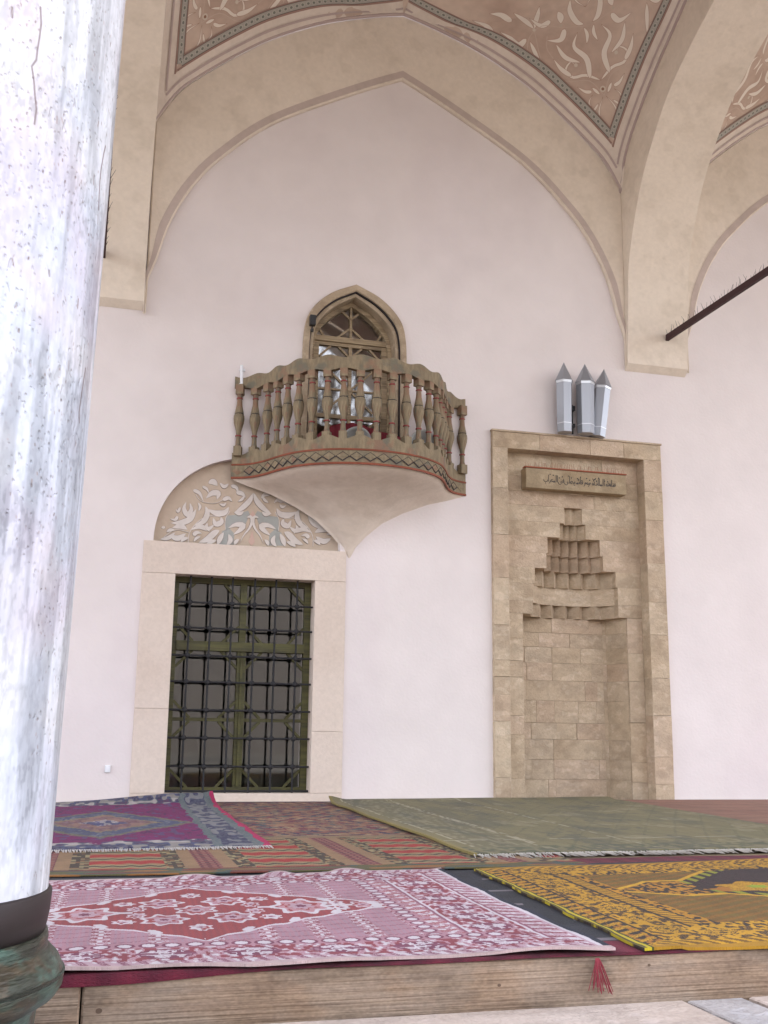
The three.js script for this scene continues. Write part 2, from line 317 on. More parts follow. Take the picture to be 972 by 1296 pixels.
// strokes: a curved centre line with a width that swells and tapers; used for relief and for painted ornament
function strokeOutline(pts, w, kind = 'leaf', n = 16) {
  const c = pts.length === 2 ? [pts[0], [(pts[0][0] + pts[1][0]) / 2, (pts[0][1] + pts[1][1]) / 2], pts[1]] : pts;
  const P = spline(c, n), L = [], R = [];
  for (let i = 0; i <= n; i++) {
    const t = i / n, a = P[Math.max(0, i - 1)], b = P[Math.min(n, i + 1)], l = Math.hypot(b[0] - a[0], b[1] - a[1]) || 1;
    const k = kind === 'stem' ? 1 : kind === 'comma' ? Math.pow(Math.sin(Math.PI * Math.pow(t, 0.55)), 0.8) : Math.pow(Math.sin(Math.PI * t), 0.75);
    const h = Math.max(0.04 * w, w * 0.5 * k * (kind === 'stem' ? 1 : 2)), nx = -(b[1] - a[1]) / l, ny = (b[0] - a[0]) / l;
    L.push([P[i][0] + nx * h, P[i][1] + ny * h]); R.push([P[i][0] - nx * h, P[i][1] - ny * h]);
  }
  return [...L, ...R.reverse()];
}
// ornament of the pendentives: [points across/along in hundredths, width, kind]
const pend = [
  [[[0, 92], [27, 140], [30, 190], [6, 236]], 4, 'leaf'], [[[26, 218], [50, 198], [58, 228], [40, 252]], 5, 'comma'], [[[14, 246], [36, 276]], 6],
  [[[40, 262], [62, 268], [86, 290]], 7, 'comma'], [[[0, 292], [50, 322], [96, 326], [112, 356], [88, 376], [74, 356]], 6, 'comma'], [[[98, 330], [128, 362], [146, 400]], 9, 'comma'],
  [[[36, 306], [32, 372], [66, 424], [44, 466]], 11, 'comma'], [[[56, 366], [104, 396], [126, 446]], 9], [[[84, 490], [106, 458], [156, 466]], 11, 'comma'],
  [[[16, 486], [38, 500], [56, 552], [48, 590]], 11, 'leaf'], [[[94, 512], [92, 536], [98, 560]], 13], [[[188, 516], [176, 552], [158, 596]], 10], [[[190, 516], [214, 552], [250, 592]], 10],
  [[[222, 486], [252, 468], [276, 498], [306, 524]], 11, 'comma'], [[[206, 400], [240, 402], [276, 426]], 12, 'comma'], [[[192, 372], [204, 436], [212, 474]], 8], [[[128, 532], [162, 522], [200, 560]], 11, 'comma'],
  [[[20, 420], [12, 450], [18, 476]], 7], [[[262, 560], [292, 590], [330, 600]], 12, 'comma'], [[[330, 520], [350, 556], [390, 580]], 11, 'comma'], [[[60, 620], [100, 640], [120, 690]], 14, 'comma'], [[[180, 640], [210, 670], [280, 680]], 13, 'comma'],
  [[[0, 240], [40, 300], [120, 318], [180, 372], [190, 520]], 2, 'stem'], [[[20, 480], [100, 500], [160, 520], [210, 490], [230, 440]], 2, 'stem'], [[[146, 400], [160, 440], [150, 480]], 2, 'stem'],
];
const pendMap = canvasTex(1536, 1280, (g, w, h) => {
  const id = g.createImageData(w, h);
  for (let j = 0; j < h; j++) for (let i = 0; i < w; i++) {
    const u = i / w, v = j / h, a = fbm(u, v, 8, 8, 4, 201), b = fbm(u, v, 60, 60, 2, 203), k = (j * w + i) * 4, m = 0.86 + 0.2 * a + 0.06 * b;
    id.data[k] = 208 * m; id.data[k + 1] = (180 + 12 * a) * m; id.data[k + 2] = (164 + 14 * a) * m; id.data[k + 3] = 255;
  }
  g.putImageData(id, 0, 0);
  const S = w / 3.4, X = (a, b) => [w / 2 + a * 0.0030 * S, h - (b + 34) * 0.0030 * S];
  for (const [sc, lift] of [[1, 0], [0.8, 470]]) for (const mir of [1, -1]) for (const [pts, wd, kind] of pend) {
    const o = strokeOutline(pts.map(([a, b]) => [a * mir * (lift ? 1.15 : 1), b * sc + lift]), wd * 0.95, kind); g.beginPath();
    o.forEach(([a, b], i) => { const [x, y] = X(a, b); i ? g.lineTo(x, y) : g.moveTo(x, y); }); g.closePath(); g.fillStyle = kind === 'stem' ? '#d2c0b2' : '#efe6db'; g.fill();
    if (kind !== 'stem') { g.strokeStyle = '#b0907f'; g.lineWidth = 1.6; g.stroke(); }
  }
  const dot = (a, b, r, c) => { const [x, y] = X(a, b); g.beginPath(); g.arc(x, y, r, 0, 7); g.fillStyle = c; g.fill(); };
  dot(0, 262, 14, '#d8cdc0'); dot(0, 262, 7, '#9c7a66'); dot(0, 84, 6, '#d8cdc0'); for (const s of [-1, 1]) { dot(s * 74, 362, 9, '#d8cdc0'); dot(s * 190, 512, 8, '#d8cdc0'); dot(s * 95, 505, 7, '#cbbcae'); }
});
const beadMap = canvasTex(256, 128, (g, w, h) => {
  g.fillStyle = '#b6b2aa'; g.fillRect(0, 0, w, h);
  for (let i = 0; i < 4; i++) { const x = 32 + i * 64; g.fillStyle = '#c4c1b8'; g.beginPath(); g.ellipse(x, 64, 25, 34, 0, 0, 7); g.fill(); g.fillStyle = '#848680'; g.beginPath(); g.ellipse(x, 64, 15, 21, 0, 0, 7); g.fill(); }
  g.fillStyle = '#6d6a64'; g.fillRect(0, 0, w, 10); g.fillRect(0, 118, w, 10); g.fillStyle = '#6c4f48'; g.fillRect(0, 0, w, 4); g.fillRect(0, 124, w, 4);
}, { rep: [1 / 0.27, 1] });
M.pend = mk(0.95, 0.95, 0.95, { map: pendMap, roughness: 0.95, bumpMap: plasterBump, bumpScale: 0.004 });
M.bead = mk(0.86, 0.86, 0.86, { map: beadMap, roughness: 0.95 });
M.redLine = mk(0.36, 0.235, 0.20, { roughness: 0.95 });
M.domeRed = mk(0.42, 0.26, 0.19, { map: archMap, roughness: 0.95 });

// the pendentive surface: horizontal sections are arcs round the bay's centre, in coordinates where the bay is a square
const HX = LEG - 0.004, HZ = ZC - 0.05, Y0 = 6.42, YA = 8.09, YB = 8.70;
const uA = y => y >= YA ? 0 : 1 - interp(sExtr, 1, 0)(y) / LEG;
const vB = y => y >= YB ? 0 : -1 + (interp(sTex, 1, 0)(y) - 0.05) / HZ;
function section(y) { // start angle/radius on the wall arch, end angle/radius on the transverse arch
  const a = uA(y), b = vB(y), sh = y > YA ? 1 - 0.10 * (y - YA) / (YB - YA) : 1;
  return { t0: Math.atan2(-sh, a), r0: Math.hypot(a, sh), t1: Math.atan2(b, 1), r1: Math.hypot(1, b) };
}
function onVault(x, y, z) { // push a point on to the surface, keeping its height and bearing
  const s = section(y), u = (x - CX) / HX, v = (z - ZC) / HZ, t = Math.atan2(v, u), k = clamp((t - s.t0) / Math.max(1e-5, s.t1 - s.t0)), r = lerp(s.r0, s.r1, k);
  return [CX + HX * r * Math.cos(t), y, ZC + HZ * r * Math.sin(t)];
}
const edgeW = [...sExtr].map(([u, y]) => V3(CX + LEG - u, y, 0.05)), edgeT = sTex.map(([z, y]) => V3(CX + HX, y, z));
const segDist = (p, E) => { let d = 9; for (let i = 0; i < E.length - 1; i++) { const ab = E[i + 1].clone().sub(E[i]), t = clamp(p.clone().sub(E[i]).dot(ab) / ab.lengthSq()); d = Math.min(d, p.distanceTo(E[i].clone().addScaledVector(ab, t))); } return d; };
function borderStrip(E, other, d0, d1, lift) { // a ribbon on the vault between two distances from an arch edge
  const C = V3(CX, 5.2, ZC), rows = [];
  for (let i = 0; i < E.length; i++) {
    const tan = E[Math.min(E.length - 1, i + 1)].clone().sub(E[Math.max(0, i - 1)]).normalize(), rad = E[i].clone().sub(C).normalize();
    const n = rad.clone().cross(tan).normalize(); if (n.y < 0) n.negate();
    const at = d => { const p = E[i].clone().addScaledVector(n, d); const q = V3(...onVault(p.x, p.y, p.z)); const back = C.clone().sub(q).normalize(); return q.addScaledVector(back, lift); };
    const a = at(d0), b = at(d1); rows.push([a, b, Math.min(segDist(a, other), segDist(b, other)) > d0 - 0.01]);
  }
  const pos = [], uv = []; let s = 0;
  for (let i = 0; i < rows.length - 1; i++) {
    const [a, b, ok] = rows[i], [c, d, ok2] = rows[i + 1], ds = a.distanceTo(c);
    if (ok && ok2) { for (const [p, q] of [[a, [s, 0]], [c, [s + ds, 0]], [d, [s + ds, 1]], [a, [s, 0]], [d, [s + ds, 1]], [b, [s, 1]]]) { pos.push(p.x, p.y, p.z); uv.push(...q); } }
    s += ds;
  }
  const g = new THREE.BufferGeometry(); g.setAttribute('position', new THREE.Float32BufferAttribute(pos, 3)); g.setAttribute('uv', new THREE.Float32BufferAttribute(uv, 2)); g.computeVertexNormals(); return g;
}
function mirrored(g, sx, sz) { // mirror about the bay's centre and turn the faces round again
  const q = g.clone(), p = q.attributes.position, u = q.attributes.uv;
  for (let i = 0; i < p.count; i++) p.setXYZ(i, sx < 0 ? 2 * CX - p.getX(i) : p.getX(i), p.getY(i), sz < 0 ? 2 * ZC - p.getZ(i) : p.getZ(i));
  if (sx * sz < 0) for (let i = 0; i < p.count; i += 3) { const a = [p.getX(i + 1), p.getY(i + 1), p.getZ(i + 1)], b = [u.getX(i + 1), u.getY(i + 1)]; p.setXYZ(i + 1, p.getX(i + 2), p.getY(i + 2), p.getZ(i + 2)); u.setXY(i + 1, u.getX(i + 2), u.getY(i + 2)); p.setXYZ(i + 2, ...a); u.setXY(i + 2, ...b); }
  q.computeVertexNormals(); return q;
}
function vaultCorner() {
  const nr = 46, na = 30, pts = [];
  for (let j = 0; j <= nr; j++) { const y = lerp(Y0 + 0.002, YB, Math.pow(j / nr, 1.25)), s = section(y), row = []; for (let i = 0; i <= na; i++) { const k = i / na, t = lerp(s.t0, s.t1, k), r = lerp(s.r0, s.r1, k); row.push(V3(CX + HX * r * Math.cos(t), y, ZC + HZ * r * Math.sin(t))); } pts.push(row); }
  const pos = [], uv = [], pos2 = [], e1 = V3(1, 0, 1).normalize(), V = V3(CX + LEG, 6.68, 0.05);
  const U = p => { const q = p.clone().sub(V); return [0.5 + q.dot(e1) / 3.4, (q.y * 1.28) / (3.4 * 1280 / 1536)]; };
  for (let j = 0; j < nr; j++) for (let i = 0; i < na; i++) {
    const a = pts[j][i], b = pts[j][i + 1], c = pts[j + 1][i + 1], d = pts[j + 1][i];
    for (const p of [a, b, c, a, c, d]) { pos.push(p.x, p.y, p.z); uv.push(...U(p)); }
  }
  const g = new THREE.BufferGeometry(); g.setAttribute('position', new THREE.Float32BufferAttribute(pos, 3)); g.setAttribute('uv', new THREE.Float32BufferAttribute(uv, 2)); g.computeVertexNormals();
  const out = [['painted_field', g, M.pend]];
  for (const [E, O] of [[edgeW, edgeT], [edgeT, edgeW]]) out.push(['plaster_fillet', uvm(borderStrip(E, O, 0, 0.16, 0.006)), M.cream], ['rib', uvm(borderStrip(E, O, 0.07, 0.092, 0.016)), M.mauve], ['red_line', borderStrip(E, O, 0.16, 0.178, 0.009), M.redLine], ['bead_border', borderStrip(E, O, 0.178, 0.25, 0.008), M.bead], ['red_line', borderStrip(E, O, 0.25, 0.26, 0.009), M.redLine]);
  return out;
}
function vault(dx, label) {
  const v = thing('portico_vault', label, 'vault', [dx, 0, 0], 'painted domes over the portico bays');
  return v;
}
{
  const parts = vaultCorner(), v = vault(0, 'reddish painted vault with white arabesques above the balcony bay');
  for (const sz of [1, -1]) for (const sx of [1, -1]) {
    const pd = obj('pendentive', mirrored(parts[0][1], sx, sz), M.pend, v);
    if (sz < 0) continue;
    for (const [n, g, m] of parts.slice(1)) obj(n, mirrored(g, sx, 1), m, pd);
  }
  const ring = [];
  const rim = t => { // section radius at YB for any bearing, by symmetry
    const tt = Math.atan2(-Math.abs(Math.sin(t)), Math.abs(Math.cos(t))), s = section(YB); return lerp(s.r0, s.r1, clamp((tt - s.t0) / (s.t1 - s.t0)));
  };
  obj('dome', gridGeo(64, 14, (u, w) => { const t = u * Math.PI * 2, a = w * Math.PI / 2, r = rim(t) * Math.cos(a); return [CX + HX * r * Math.cos(t), YB + 2.1 * Math.sin(a), ZC + HZ * r * Math.sin(t)]; }, (u, w) => [u * 18, w * 4]), M.domeRed, v);
  for (const [k, l] of [[1, 'reddish painted vault with white arabesques beyond the right broad arch'], [-1, 'reddish painted vault over the bay hidden by the marble column']]) {
    const c = v.clone(); c.name = numbered('portico_vault'); c.position.x = k * PITCH; scene.add(c);
    tag(c, k > 0 ? 'painted vault with white arabesques beyond the arch that carries the spiked tie bar' : 'painted vault over the bay behind the marble column', 'vault', 'painted domes over the portico bays');
  }
}

// ---------------------------------------------------------------- front arcade (shades the porch) and columns
{
  const y0 = 4.45, hole = cx => mirrorArch(sIntr.map(([u, y]) => [u, y + 0.7 * ss(4.45, 5.2, y)]), cx);
  for (const k of [-1, 0, 1]) {
    const cx = CX + k * PITCH;
    const s = poly([[cx - PITCH / 2, y0], [cx - LEG, y0], ...hole(cx).slice(1, -1), [cx + LEG, y0], [cx + PITCH / 2, y0], [cx + PITCH / 2, 9.6], [cx - PITCH / 2, 9.6]]);
    tag(obj('front_arch', ext(s, 7.46, 8.05), M.surround), ['plain stone arch of the court front behind the marble column', 'plain stone arch of the court front before the balcony bay', 'plain stone arch of the court front at the far end'][k + 1], 'arch', 'arches of the court front');
  }
}
const colCanvas = (bump) => (g, w, h) => {
  seed = 991;
  const id = g.createImageData(w, h);
  for (let j = 0; j < h; j++) for (let i = 0; i < w; i++) {
    const u = i / w, v = j / h, k = (j * w + i) * 4, st = fbm(u, v, 70, 9, 4, 301), bl = fbm(u, v, 7, 14, 4, 305), pk = fbm(u, v, 9, 12, 4, 309), f = fbm(u, v, 160, 160, 2, 311);
    if (bump) { const t = 255 * (0.55 + 0.25 * st + 0.2 * f); id.data[k] = id.data[k + 1] = id.data[k + 2] = t; }
    else {
      const sp = ss(0.44, 0.68, fbm(u, v, 290, 250, 3, 317)), pt = ss(0.42, 0.72, fbm(u, v, 16, 30, 4, 319)); let t = 250 * (1 - 0.17 * ss(0.38, 0.68, st) - 0.09 * f - 0.10 * sp * (0.4 + 0.6 * pt) - 0.03 * pt), c = [t, t, t * 1.0]; const b = ss(0.5, 0.7, bl) * 0.05, p = ss(0.5, 0.72, pk) * 0.11;
      c = [c[0] * (1 - b), c[1] * (1 - b * 0.6), c[2]]; c = [c[0] * (1 - p * 0.1), c[1] * (1 - p * 0.5), c[2] * (1 - p * 0.42)];
      id.data[k] = c[0]; id.data[k + 1] = c[1]; id.data[k + 2] = c[2];
    }
    id.data[k + 3] = 255;
  }
  g.putImageData(id, 0, 0);
  for (let i = 0; i < 15000; i++) { // pits and scratches of the weathered marble
    const x = rnd() * w, y = rnd() * h, dn = fbm(x / w, y / h, 6, 10, 3, 321); if (dn < 0.33) { rnd(); rnd(); rnd(); continue; }
    const L = rr(0.8, 4.2) * (rnd() < 0.05 ? 3 : 1), a = rr(-0.5, 0.5) + (rnd() < 0.2 ? 1 : 0), q = 70 + rnd() * 80;
    g.strokeStyle = bump ? '#101010' : `rgba(${q + 34},${q + 8},${q - 4},${rr(0.25, 0.75)})`; g.lineWidth = rr(0.5, 1.5);
    g.beginPath(); g.moveTo(x, y); g.lineTo(x + Math.sin(a) * L * 0.5, y + Math.cos(a) * L); g.stroke();
  }
  for (let i = 0; i < 26; i++) { // long cracks
    let x = rnd() * w, y = rnd() * h; g.strokeStyle = bump ? '#000' : 'rgba(110,88,84,0.7)'; g.lineWidth = rr(1, 2.4); g.beginPath(); g.moveTo(x, y);
    const n = 4 + Math.floor(rnd() * 9); for (let k = 0; k < n; k++) { x += rr(-5, 4); y += rr(8, 22); g.lineTo(x, y); } g.stroke();
  }
};
const colMap = canvasTex(1024, 2048, colCanvas(false), { rep: [1, 1] }), colBump = canvasTex(1024, 2048, colCanvas(true), { rep: [1, 1], srgb: false });
M.marble = mk(0.70, 0.70, 0.73, { map: colMap, bumpMap: colBump, bumpScale: 0.006, roughness: 0.62 });
const bronzeMap = tex(512, 256, (u, v) => { const a = fbm(u, v, 10, 6, 5, 331), b = fbm(u, v, 16, 8, 4, 335); const t = 0.75 + 0.5 * fbm(u, v, 60, 30, 2, 337); const k = ss(0.42, 0.68, a), r = ss(0.56, 0.7, b); return [lerp(lerp(66, 92, k), 96, r) * t, lerp(lerp(70, 118, k), 84, r) * t, lerp(lerp(58, 106, k), 68, r) * t]; }, { rep: [2, 1] });
M.bronze = mk(0.50, 0.52, 0.50, { map: bronzeMap, roughness: 0.38, metalness: 0.35, bumpMap: stoneBump, bumpScale: 0.004 });
M.collar = mk(0.030, 0.020, 0.021, { map: stoneMap, roughness: 0.5, metalness: 0.3 });
const COLX = -0.375, COLZ = 7.70, COLR = 0.342;
{
  const c = thing('marble_column', 'pitted white marble column on a green bronze base at the platform edge', 'column', [COLX, -0.13, COLZ], 'columns of the court front');
  const lathe = (pts, n = 64) => new THREE.LatheGeometry(pts.map(p => V2(p[0], p[1])), n);
  const R = COLR, sh = obj('shaft', new THREE.CylinderGeometry(R + 0.004, R, 3.95, 72, 24, true).translate(0, 0.30 + 3.95 / 2, 0), M.marble, c);
  sh.rotation.order = 'ZYX'; sh.rotation.z = -0.0155; sh.rotation.y = 1.9;
  obj('iron_collar', lathe([[R - 0.02, 0.40], [R + 0.004, 0.402], [R + 0.014, 0.397], [R + 0.012, 0.36], [R + 0.006, 0.325], [R - 0.02, 0.322]]), M.collar, c);
  const base = obj('bronze_base', lathe([[R - 0.01, 0.326], [R + 0.011, 0.324], [R + 0.013, 0.312], [R + 0.011, 0.302], [R + 0.016, 0.294], [R + 0.034, 0.276], [R + 0.043, 0.258], [R + 0.046, 0.246], [R + 0.044, 0.23], [R + 0.034, 0.214], [R + 0.014, 0.202], [R + 0.004, 0.196], [R + 0.0, 0.18], [R - 0.006, 0.12], [R - 0.002, 0.06], [R + 0.03, 0.035], [R + 0.05, 0.03], [R + 0.05, 0.0]]), M.bronze, c);
  const seam = obj('raised_seam', new THREE.TorusGeometry(R + 0.0435, 0.004, 6, 72).rotateX(Math.PI / 2).translate(0, 0.252, 0), M.bronze, base);
  obj('capital', [lathe([[R, 4.2], [R + 0.03, 4.22], [R + 0.03, 4.28], [R + 0.12, 4.42], [R + 0.2, 4.5], [0.01, 4.5]], 8).rotateY(Math.PI / 8), box(-0.52, 0.62, 4.5, 4.58, -0.45, 0.4)], M.surround, c);
  for (const [k, l] of [[1, 'marble column at the far corner of the balcony bay'], [-1, 'marble column beside the pitted one at the platform edge'], [2, 'marble column at the far end of the court front']]) {
    const d = c.clone(); d.name = numbered('marble_column'); d.position.x = COLX + k * PITCH; scene.add(d); tag(d, l, 'column', 'columns of the court front');
  }
}

// ---------------------------------------------------------------- tie bars with bird spikes
function tieBar(x, y, label) {
  const t = thing('tie_bar', label, 'tie bar', [x, y, 0], 'iron tie bars across the portico');
  obj('bar', bar(V3(0, 0, 0.05), V3(0, -0.02, 7.5), 0.035, 0.065, V3(0, 1, 0)), M.rodIron, t);
  seed = 77 + Math.floor(x * 10);
  const sp = rod(V3(0, 0, 0), V3(0, 0.085, 0), 0.0022, 0.0012, 4), mat = M.iron;
  for (let i = 0; i < 64; i++) { const m = obj('bird_spike', sp, mat, t), k = i / 64; m.position.set(rr(-0.012, 0.012), 0.03, 0.12 + k * 3.0 + rr(-.01, .01)); m.rotation.set(rr(-0.35, 0.35), 0, rr(-0.5, 0.5)); m.scale.y = rr(0.6, 1.1); }
  return t;
}
tieBar(5.83, 4.79, 'dark iron tie bar studded with bird spikes, fixed in the corbel above the prayer niche');
tieBar(-0.02, 4.945, 'dark iron tie bar mostly hidden behind the marble column');

// ---------------------------------------------------------------- barred window
{
  const w = thing('barred_window', 'tall window with pale stone surround and dark iron grille of knotted bars', 'window', [0, 0, 0]);
  const sur = new THREE.Group(); sur.name = 'stone_surround'; w.add(sur);
  // lintel, two jambs of two stones each, sill
  const X0 = 0.499, X1 = 2.378, a = 0.795, b = 2.085, zf = 0.016, zb = -0.16;
  const sb = (...q) => obj('stone_piece', block(...q, 0.003), M.surround, sur);
  sb(X0, X1, 2.004, 2.295, zb, zf);
  sb(X0, a, 0.80, 2.0025, zb, zf); sb(X0, a, 0.076, 0.7985, zb, zf); sb(b, X1, 0.62, 2.0025, zb, zf); sb(b, X1, 0.076, 0.6185, zb, zf);
  sb(X0, X1, -0.02, 0.0745, zb, zf);
  // grille
  const rows = [1.761, 1.530, 1.280, 1.045, 0.796, 0.551, 0.303, 0.09], cols = [0.944, 1.135, 1.329, 1.536, 1.733, 1.935], zg = -0.07;
  const gr = new THREE.Group(); gr.name = 'iron_grille'; w.add(gr);
  rows.forEach(y => obj('cross_bar', rod(V3(a, y, zg), V3(b, y, zg), 0.0092, 0.0092, 8), M.iron, gr));
  cols.forEach(x => obj('upright_bar', rod(V3(x, 0.076, zg), V3(x, 2.003, zg), 0.0092, 0.0092, 8), M.iron, gr));
  const knob = new THREE.SphereGeometry(0.0255, 10, 8).scale(1, 1, 0.9);
  rows.slice(0, 7).forEach(y => cols.forEach(x => { const k = obj('knob', knob, M.iron, gr); k.position.set(x, y, zg); k.rotation.set(0.3 * Math.sin(x * 9), 0, 0.5); }));
  // green timber window behind
  const fr = new THREE.Group(); fr.name = 'timber_frame'; w.add(fr); const z0 = -0.235, z1 = -0.19;
  const P = (n, ...q) => obj(n, box(...q), M.green, fr);
  P('stile', a - 0.02, a + 0.055, 0.06, 2.02, z0, z1); P('stile', b - 0.055, b + 0.02, 0.06, 2.02, z0, z1);
  P('rail', a + 0.055, b - 0.055, 1.955, 2.02, z0, z1); P('rail', a + 0.055, b - 0.055, 0.06, 0.12, z0, z1); P('transom', a + 0.055, b - 0.055, 1.335, 1.42, z0, z1 + 0.03);
  const mid = 1.452; P('mullion', mid - 0.04, mid + 0.04, 0.12, 1.335, z0, z1 + 0.004); P('mullion', mid - 0.03, mid + 0.03, 1.42, 1.955, z0, z1);
  P('cover_strip', mid - 0.012, mid + 0.012, 0.13, 1.32, z1 + 0.004, z1 + 0.022);
  const cells = [[a + 0.055, mid - 0.03, 1.42, 1.955], [mid + 0.03, b - 0.055, 1.42, 1.955], [a + 0.055, mid - 0.04, 0.73, 1.335], [mid + 0.04, b - 0.055, 0.73, 1.335], [a + 0.055, mid - 0.04, 0.12, 0.70], [mid + 0.04, b - 0.055, 0.12, 0.70]];
  P('rail', a + 0.055, mid - 0.04, 0.70, 0.73, z0, z1 - 0.004); P('rail', mid + 0.04, b - 0.055, 0.70, 0.73, z0, z1 - 0.004);
  for (const [x0, x1, y0, y1] of cells) {
    const c = 0.15, zz = -0.212;
    for (const [p, q] of [[[x0, y0 + c], [x0 + c, y0]], [[x1, y0 + c], [x1 - c, y0]], [[x0, y1 - c], [x0 + c, y1]], [[x1, y1 - c], [x1 - c, y1]]])
      obj('corner_brace', bar(V3(...p, zz), V3(...q, zz), 0.024, 0.02), M.green, fr);
    obj('pane', box(x0, x1, y0, y1, -0.2275, -0.2245), M.glass, w);
  }
}
// ---------------------------------------------------------------- painted lunette over the window
{
  const l = thing('lunette', 'arched panel of grey and cream arabesques over the barred window', 'panel');
  M.lunBase = mk(0.58, 0.47, 0.37, { map: archMap, roughness: 0.95 }); M.lunLeaf = mk(0.70, 0.64, 0.60, { map: archMap, roughness: 0.95 }); M.lunBlue = mk(0.40, 0.41, 0.39, { map: archMap, roughness: 0.95 });
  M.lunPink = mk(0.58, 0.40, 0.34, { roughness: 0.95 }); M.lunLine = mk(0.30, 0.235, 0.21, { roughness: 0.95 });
  const zb = -0.085;
  obj('backing', ext(poly(arcPts(1.452, 0.885, 2.28, 0.865, 40, 0.94)), -0.14, zb), M.lunBase, l);
  const A = (x, y) => [0.583 + (x - 52) * 0.001966 + 0.0012 * 0, 2.318 + (400 - y) * 0.00202 + (x - 515) * 0.000075]; // drawing to metres
  const inside = ([x, y]) => { const u = (x - 1.452) / 0.85; return Math.abs(u) < 0.985 && y > 2.297 && y < 2.295 + 0.815 * Math.pow(1 - u * u, 0.47); };
  const strokes = [
    [[[296, 112], [318, 104], [340, 122]], 13], [[[226, 146], [256, 160], [278, 202]], 8, 'comma'], [[[288, 184], [318, 158], [346, 160], [340, 186]], 13], [[[196, 204], [188, 236], [206, 264], [222, 240], [214, 208]], 11],
    [[[132, 304], [182, 300], [222, 280], [244, 236]], 13, 'leaf'], [[[138, 326], [178, 318], [208, 332]], 11], [[[96, 318], [98, 332]], 9], [[[86, 380], [124, 372], [152, 348]], 9], [[[128, 360], [164, 374], [202, 352]], 12],
    [[[238, 314], [282, 292], [298, 252], [288, 222]], 12], [[[222, 334], [264, 318], [306, 326], [332, 308]], 10], [[[298, 236], [338, 252], [380, 248], [398, 222]], 13], [[[326, 276], [340, 304], [366, 292], [362, 270]], 12],
    [[[215, 398], [218, 350], [250, 300], [300, 268], [360, 268]], 3, 'stem'], [[[170, 230], [160, 250], [150, 240]], 6, 'comma'], [[[386, 330], [384, 280], [404, 240]], 3, 'stem'], [[[404, 120], [430, 128], [440, 160]], 8, 'comma'], [[[430, 150], [460, 158], [476, 176]], 10, 'comma'],
    [[[424, 250], [462, 224], [496, 188], [512, 152]], 12], [[[424, 246], [450, 252], [470, 240]], 8],
    [[[484, 270], [504, 264], [510, 288], [498, 322], [474, 352], [456, 392]], 6, 'comma'], [[[398, 322], [436, 304], [470, 308], [454, 330], [424, 352]], 12, 'leaf'],
    [[[264, 392], [302, 376], [338, 344], [358, 334]], 14], [[[352, 402], [362, 372], [378, 342]], 11], [[[394, 404], [412, 378], [402, 350]], 10], [[[432, 400], [438, 384], [452, 372]], 8], [[[300, 402], [320, 388], [345, 380]], 9],
    [[[350, 110], [372, 126], [392, 112]], 8], [[[268, 128], [290, 140], [300, 160]], 6, 'comma'], [[[160, 272], [150, 288], [126, 286]], 7, 'comma'], [[[252, 206], [262, 224], [256, 244]], 6], [[[112, 346], [130, 336], [150, 338]], 7], [[[366, 190], [394, 180], [412, 196]], 9, 'comma'], [[[352, 208], [372, 214], [384, 204]], 6], [[[180, 392], [196, 376], [214, 372]], 8], [[[236, 360], [252, 346], [276, 350]], 9, 'comma'], [[[300, 300], [296, 318], [312, 340]], 7], [[[240, 388], [252, 372], [270, 364]], 6], [[[440, 196], [458, 184], [470, 166]], 6], [[[240, 170], [262, 196], [300, 206], [340, 204], [366, 190]], 2.5, 'stem'], [[[100, 372], [140, 340], [176, 336], [214, 346]], 2.5, 'stem'],
  ];
  const put = (name, pts, depth, m, z) => { if (pts.some(p => !inside(p))) return; const g = new THREE.ExtrudeGeometry(poly(pts), { depth, bevelEnabled: false }); g.translate(0, 0, z); obj(name, uvm(g), m, l); };
  for (const s of [1, -1]) {
    const X = x => s > 0 ? x : 1026 - x;
    put('blue_patch', [[388, 262], [430, 258], [490, 236], [500, 252], [480, 302], [430, 312], [384, 334]].map(([x, y]) => A(X(x), y)), 0.0015, M.lunBlue, zb);
    put('blue_patch', [[352, 398], [372, 336], [404, 322], [430, 346], [428, 398]].map(([x, y]) => A(X(x), y)), 0.0015, M.lunBlue, zb);
    for (const [si, [pts, w, kind]] of strokes.entries()) {
      const o = strokeOutline(pts.map(([x, y]) => [X(x), y]), w * 1.08, kind, 12).map(([x, y]) => A(x, y));
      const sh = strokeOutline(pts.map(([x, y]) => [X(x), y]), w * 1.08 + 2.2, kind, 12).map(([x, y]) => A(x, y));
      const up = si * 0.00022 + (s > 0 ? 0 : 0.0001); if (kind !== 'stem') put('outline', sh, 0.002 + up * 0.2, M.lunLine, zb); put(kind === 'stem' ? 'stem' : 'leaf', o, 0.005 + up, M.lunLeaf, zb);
    }
  }
  put('pink_petal', [[513, 236], [526, 256], [513, 300], [500, 256]].map(p => A(...p)), 0.004, M.lunPink, zb);
  put('pink_petal', [[513, 330], [528, 384], [513, 402], [498, 384]].map(p => A(...p)), 0.004, M.lunPink, zb);
}

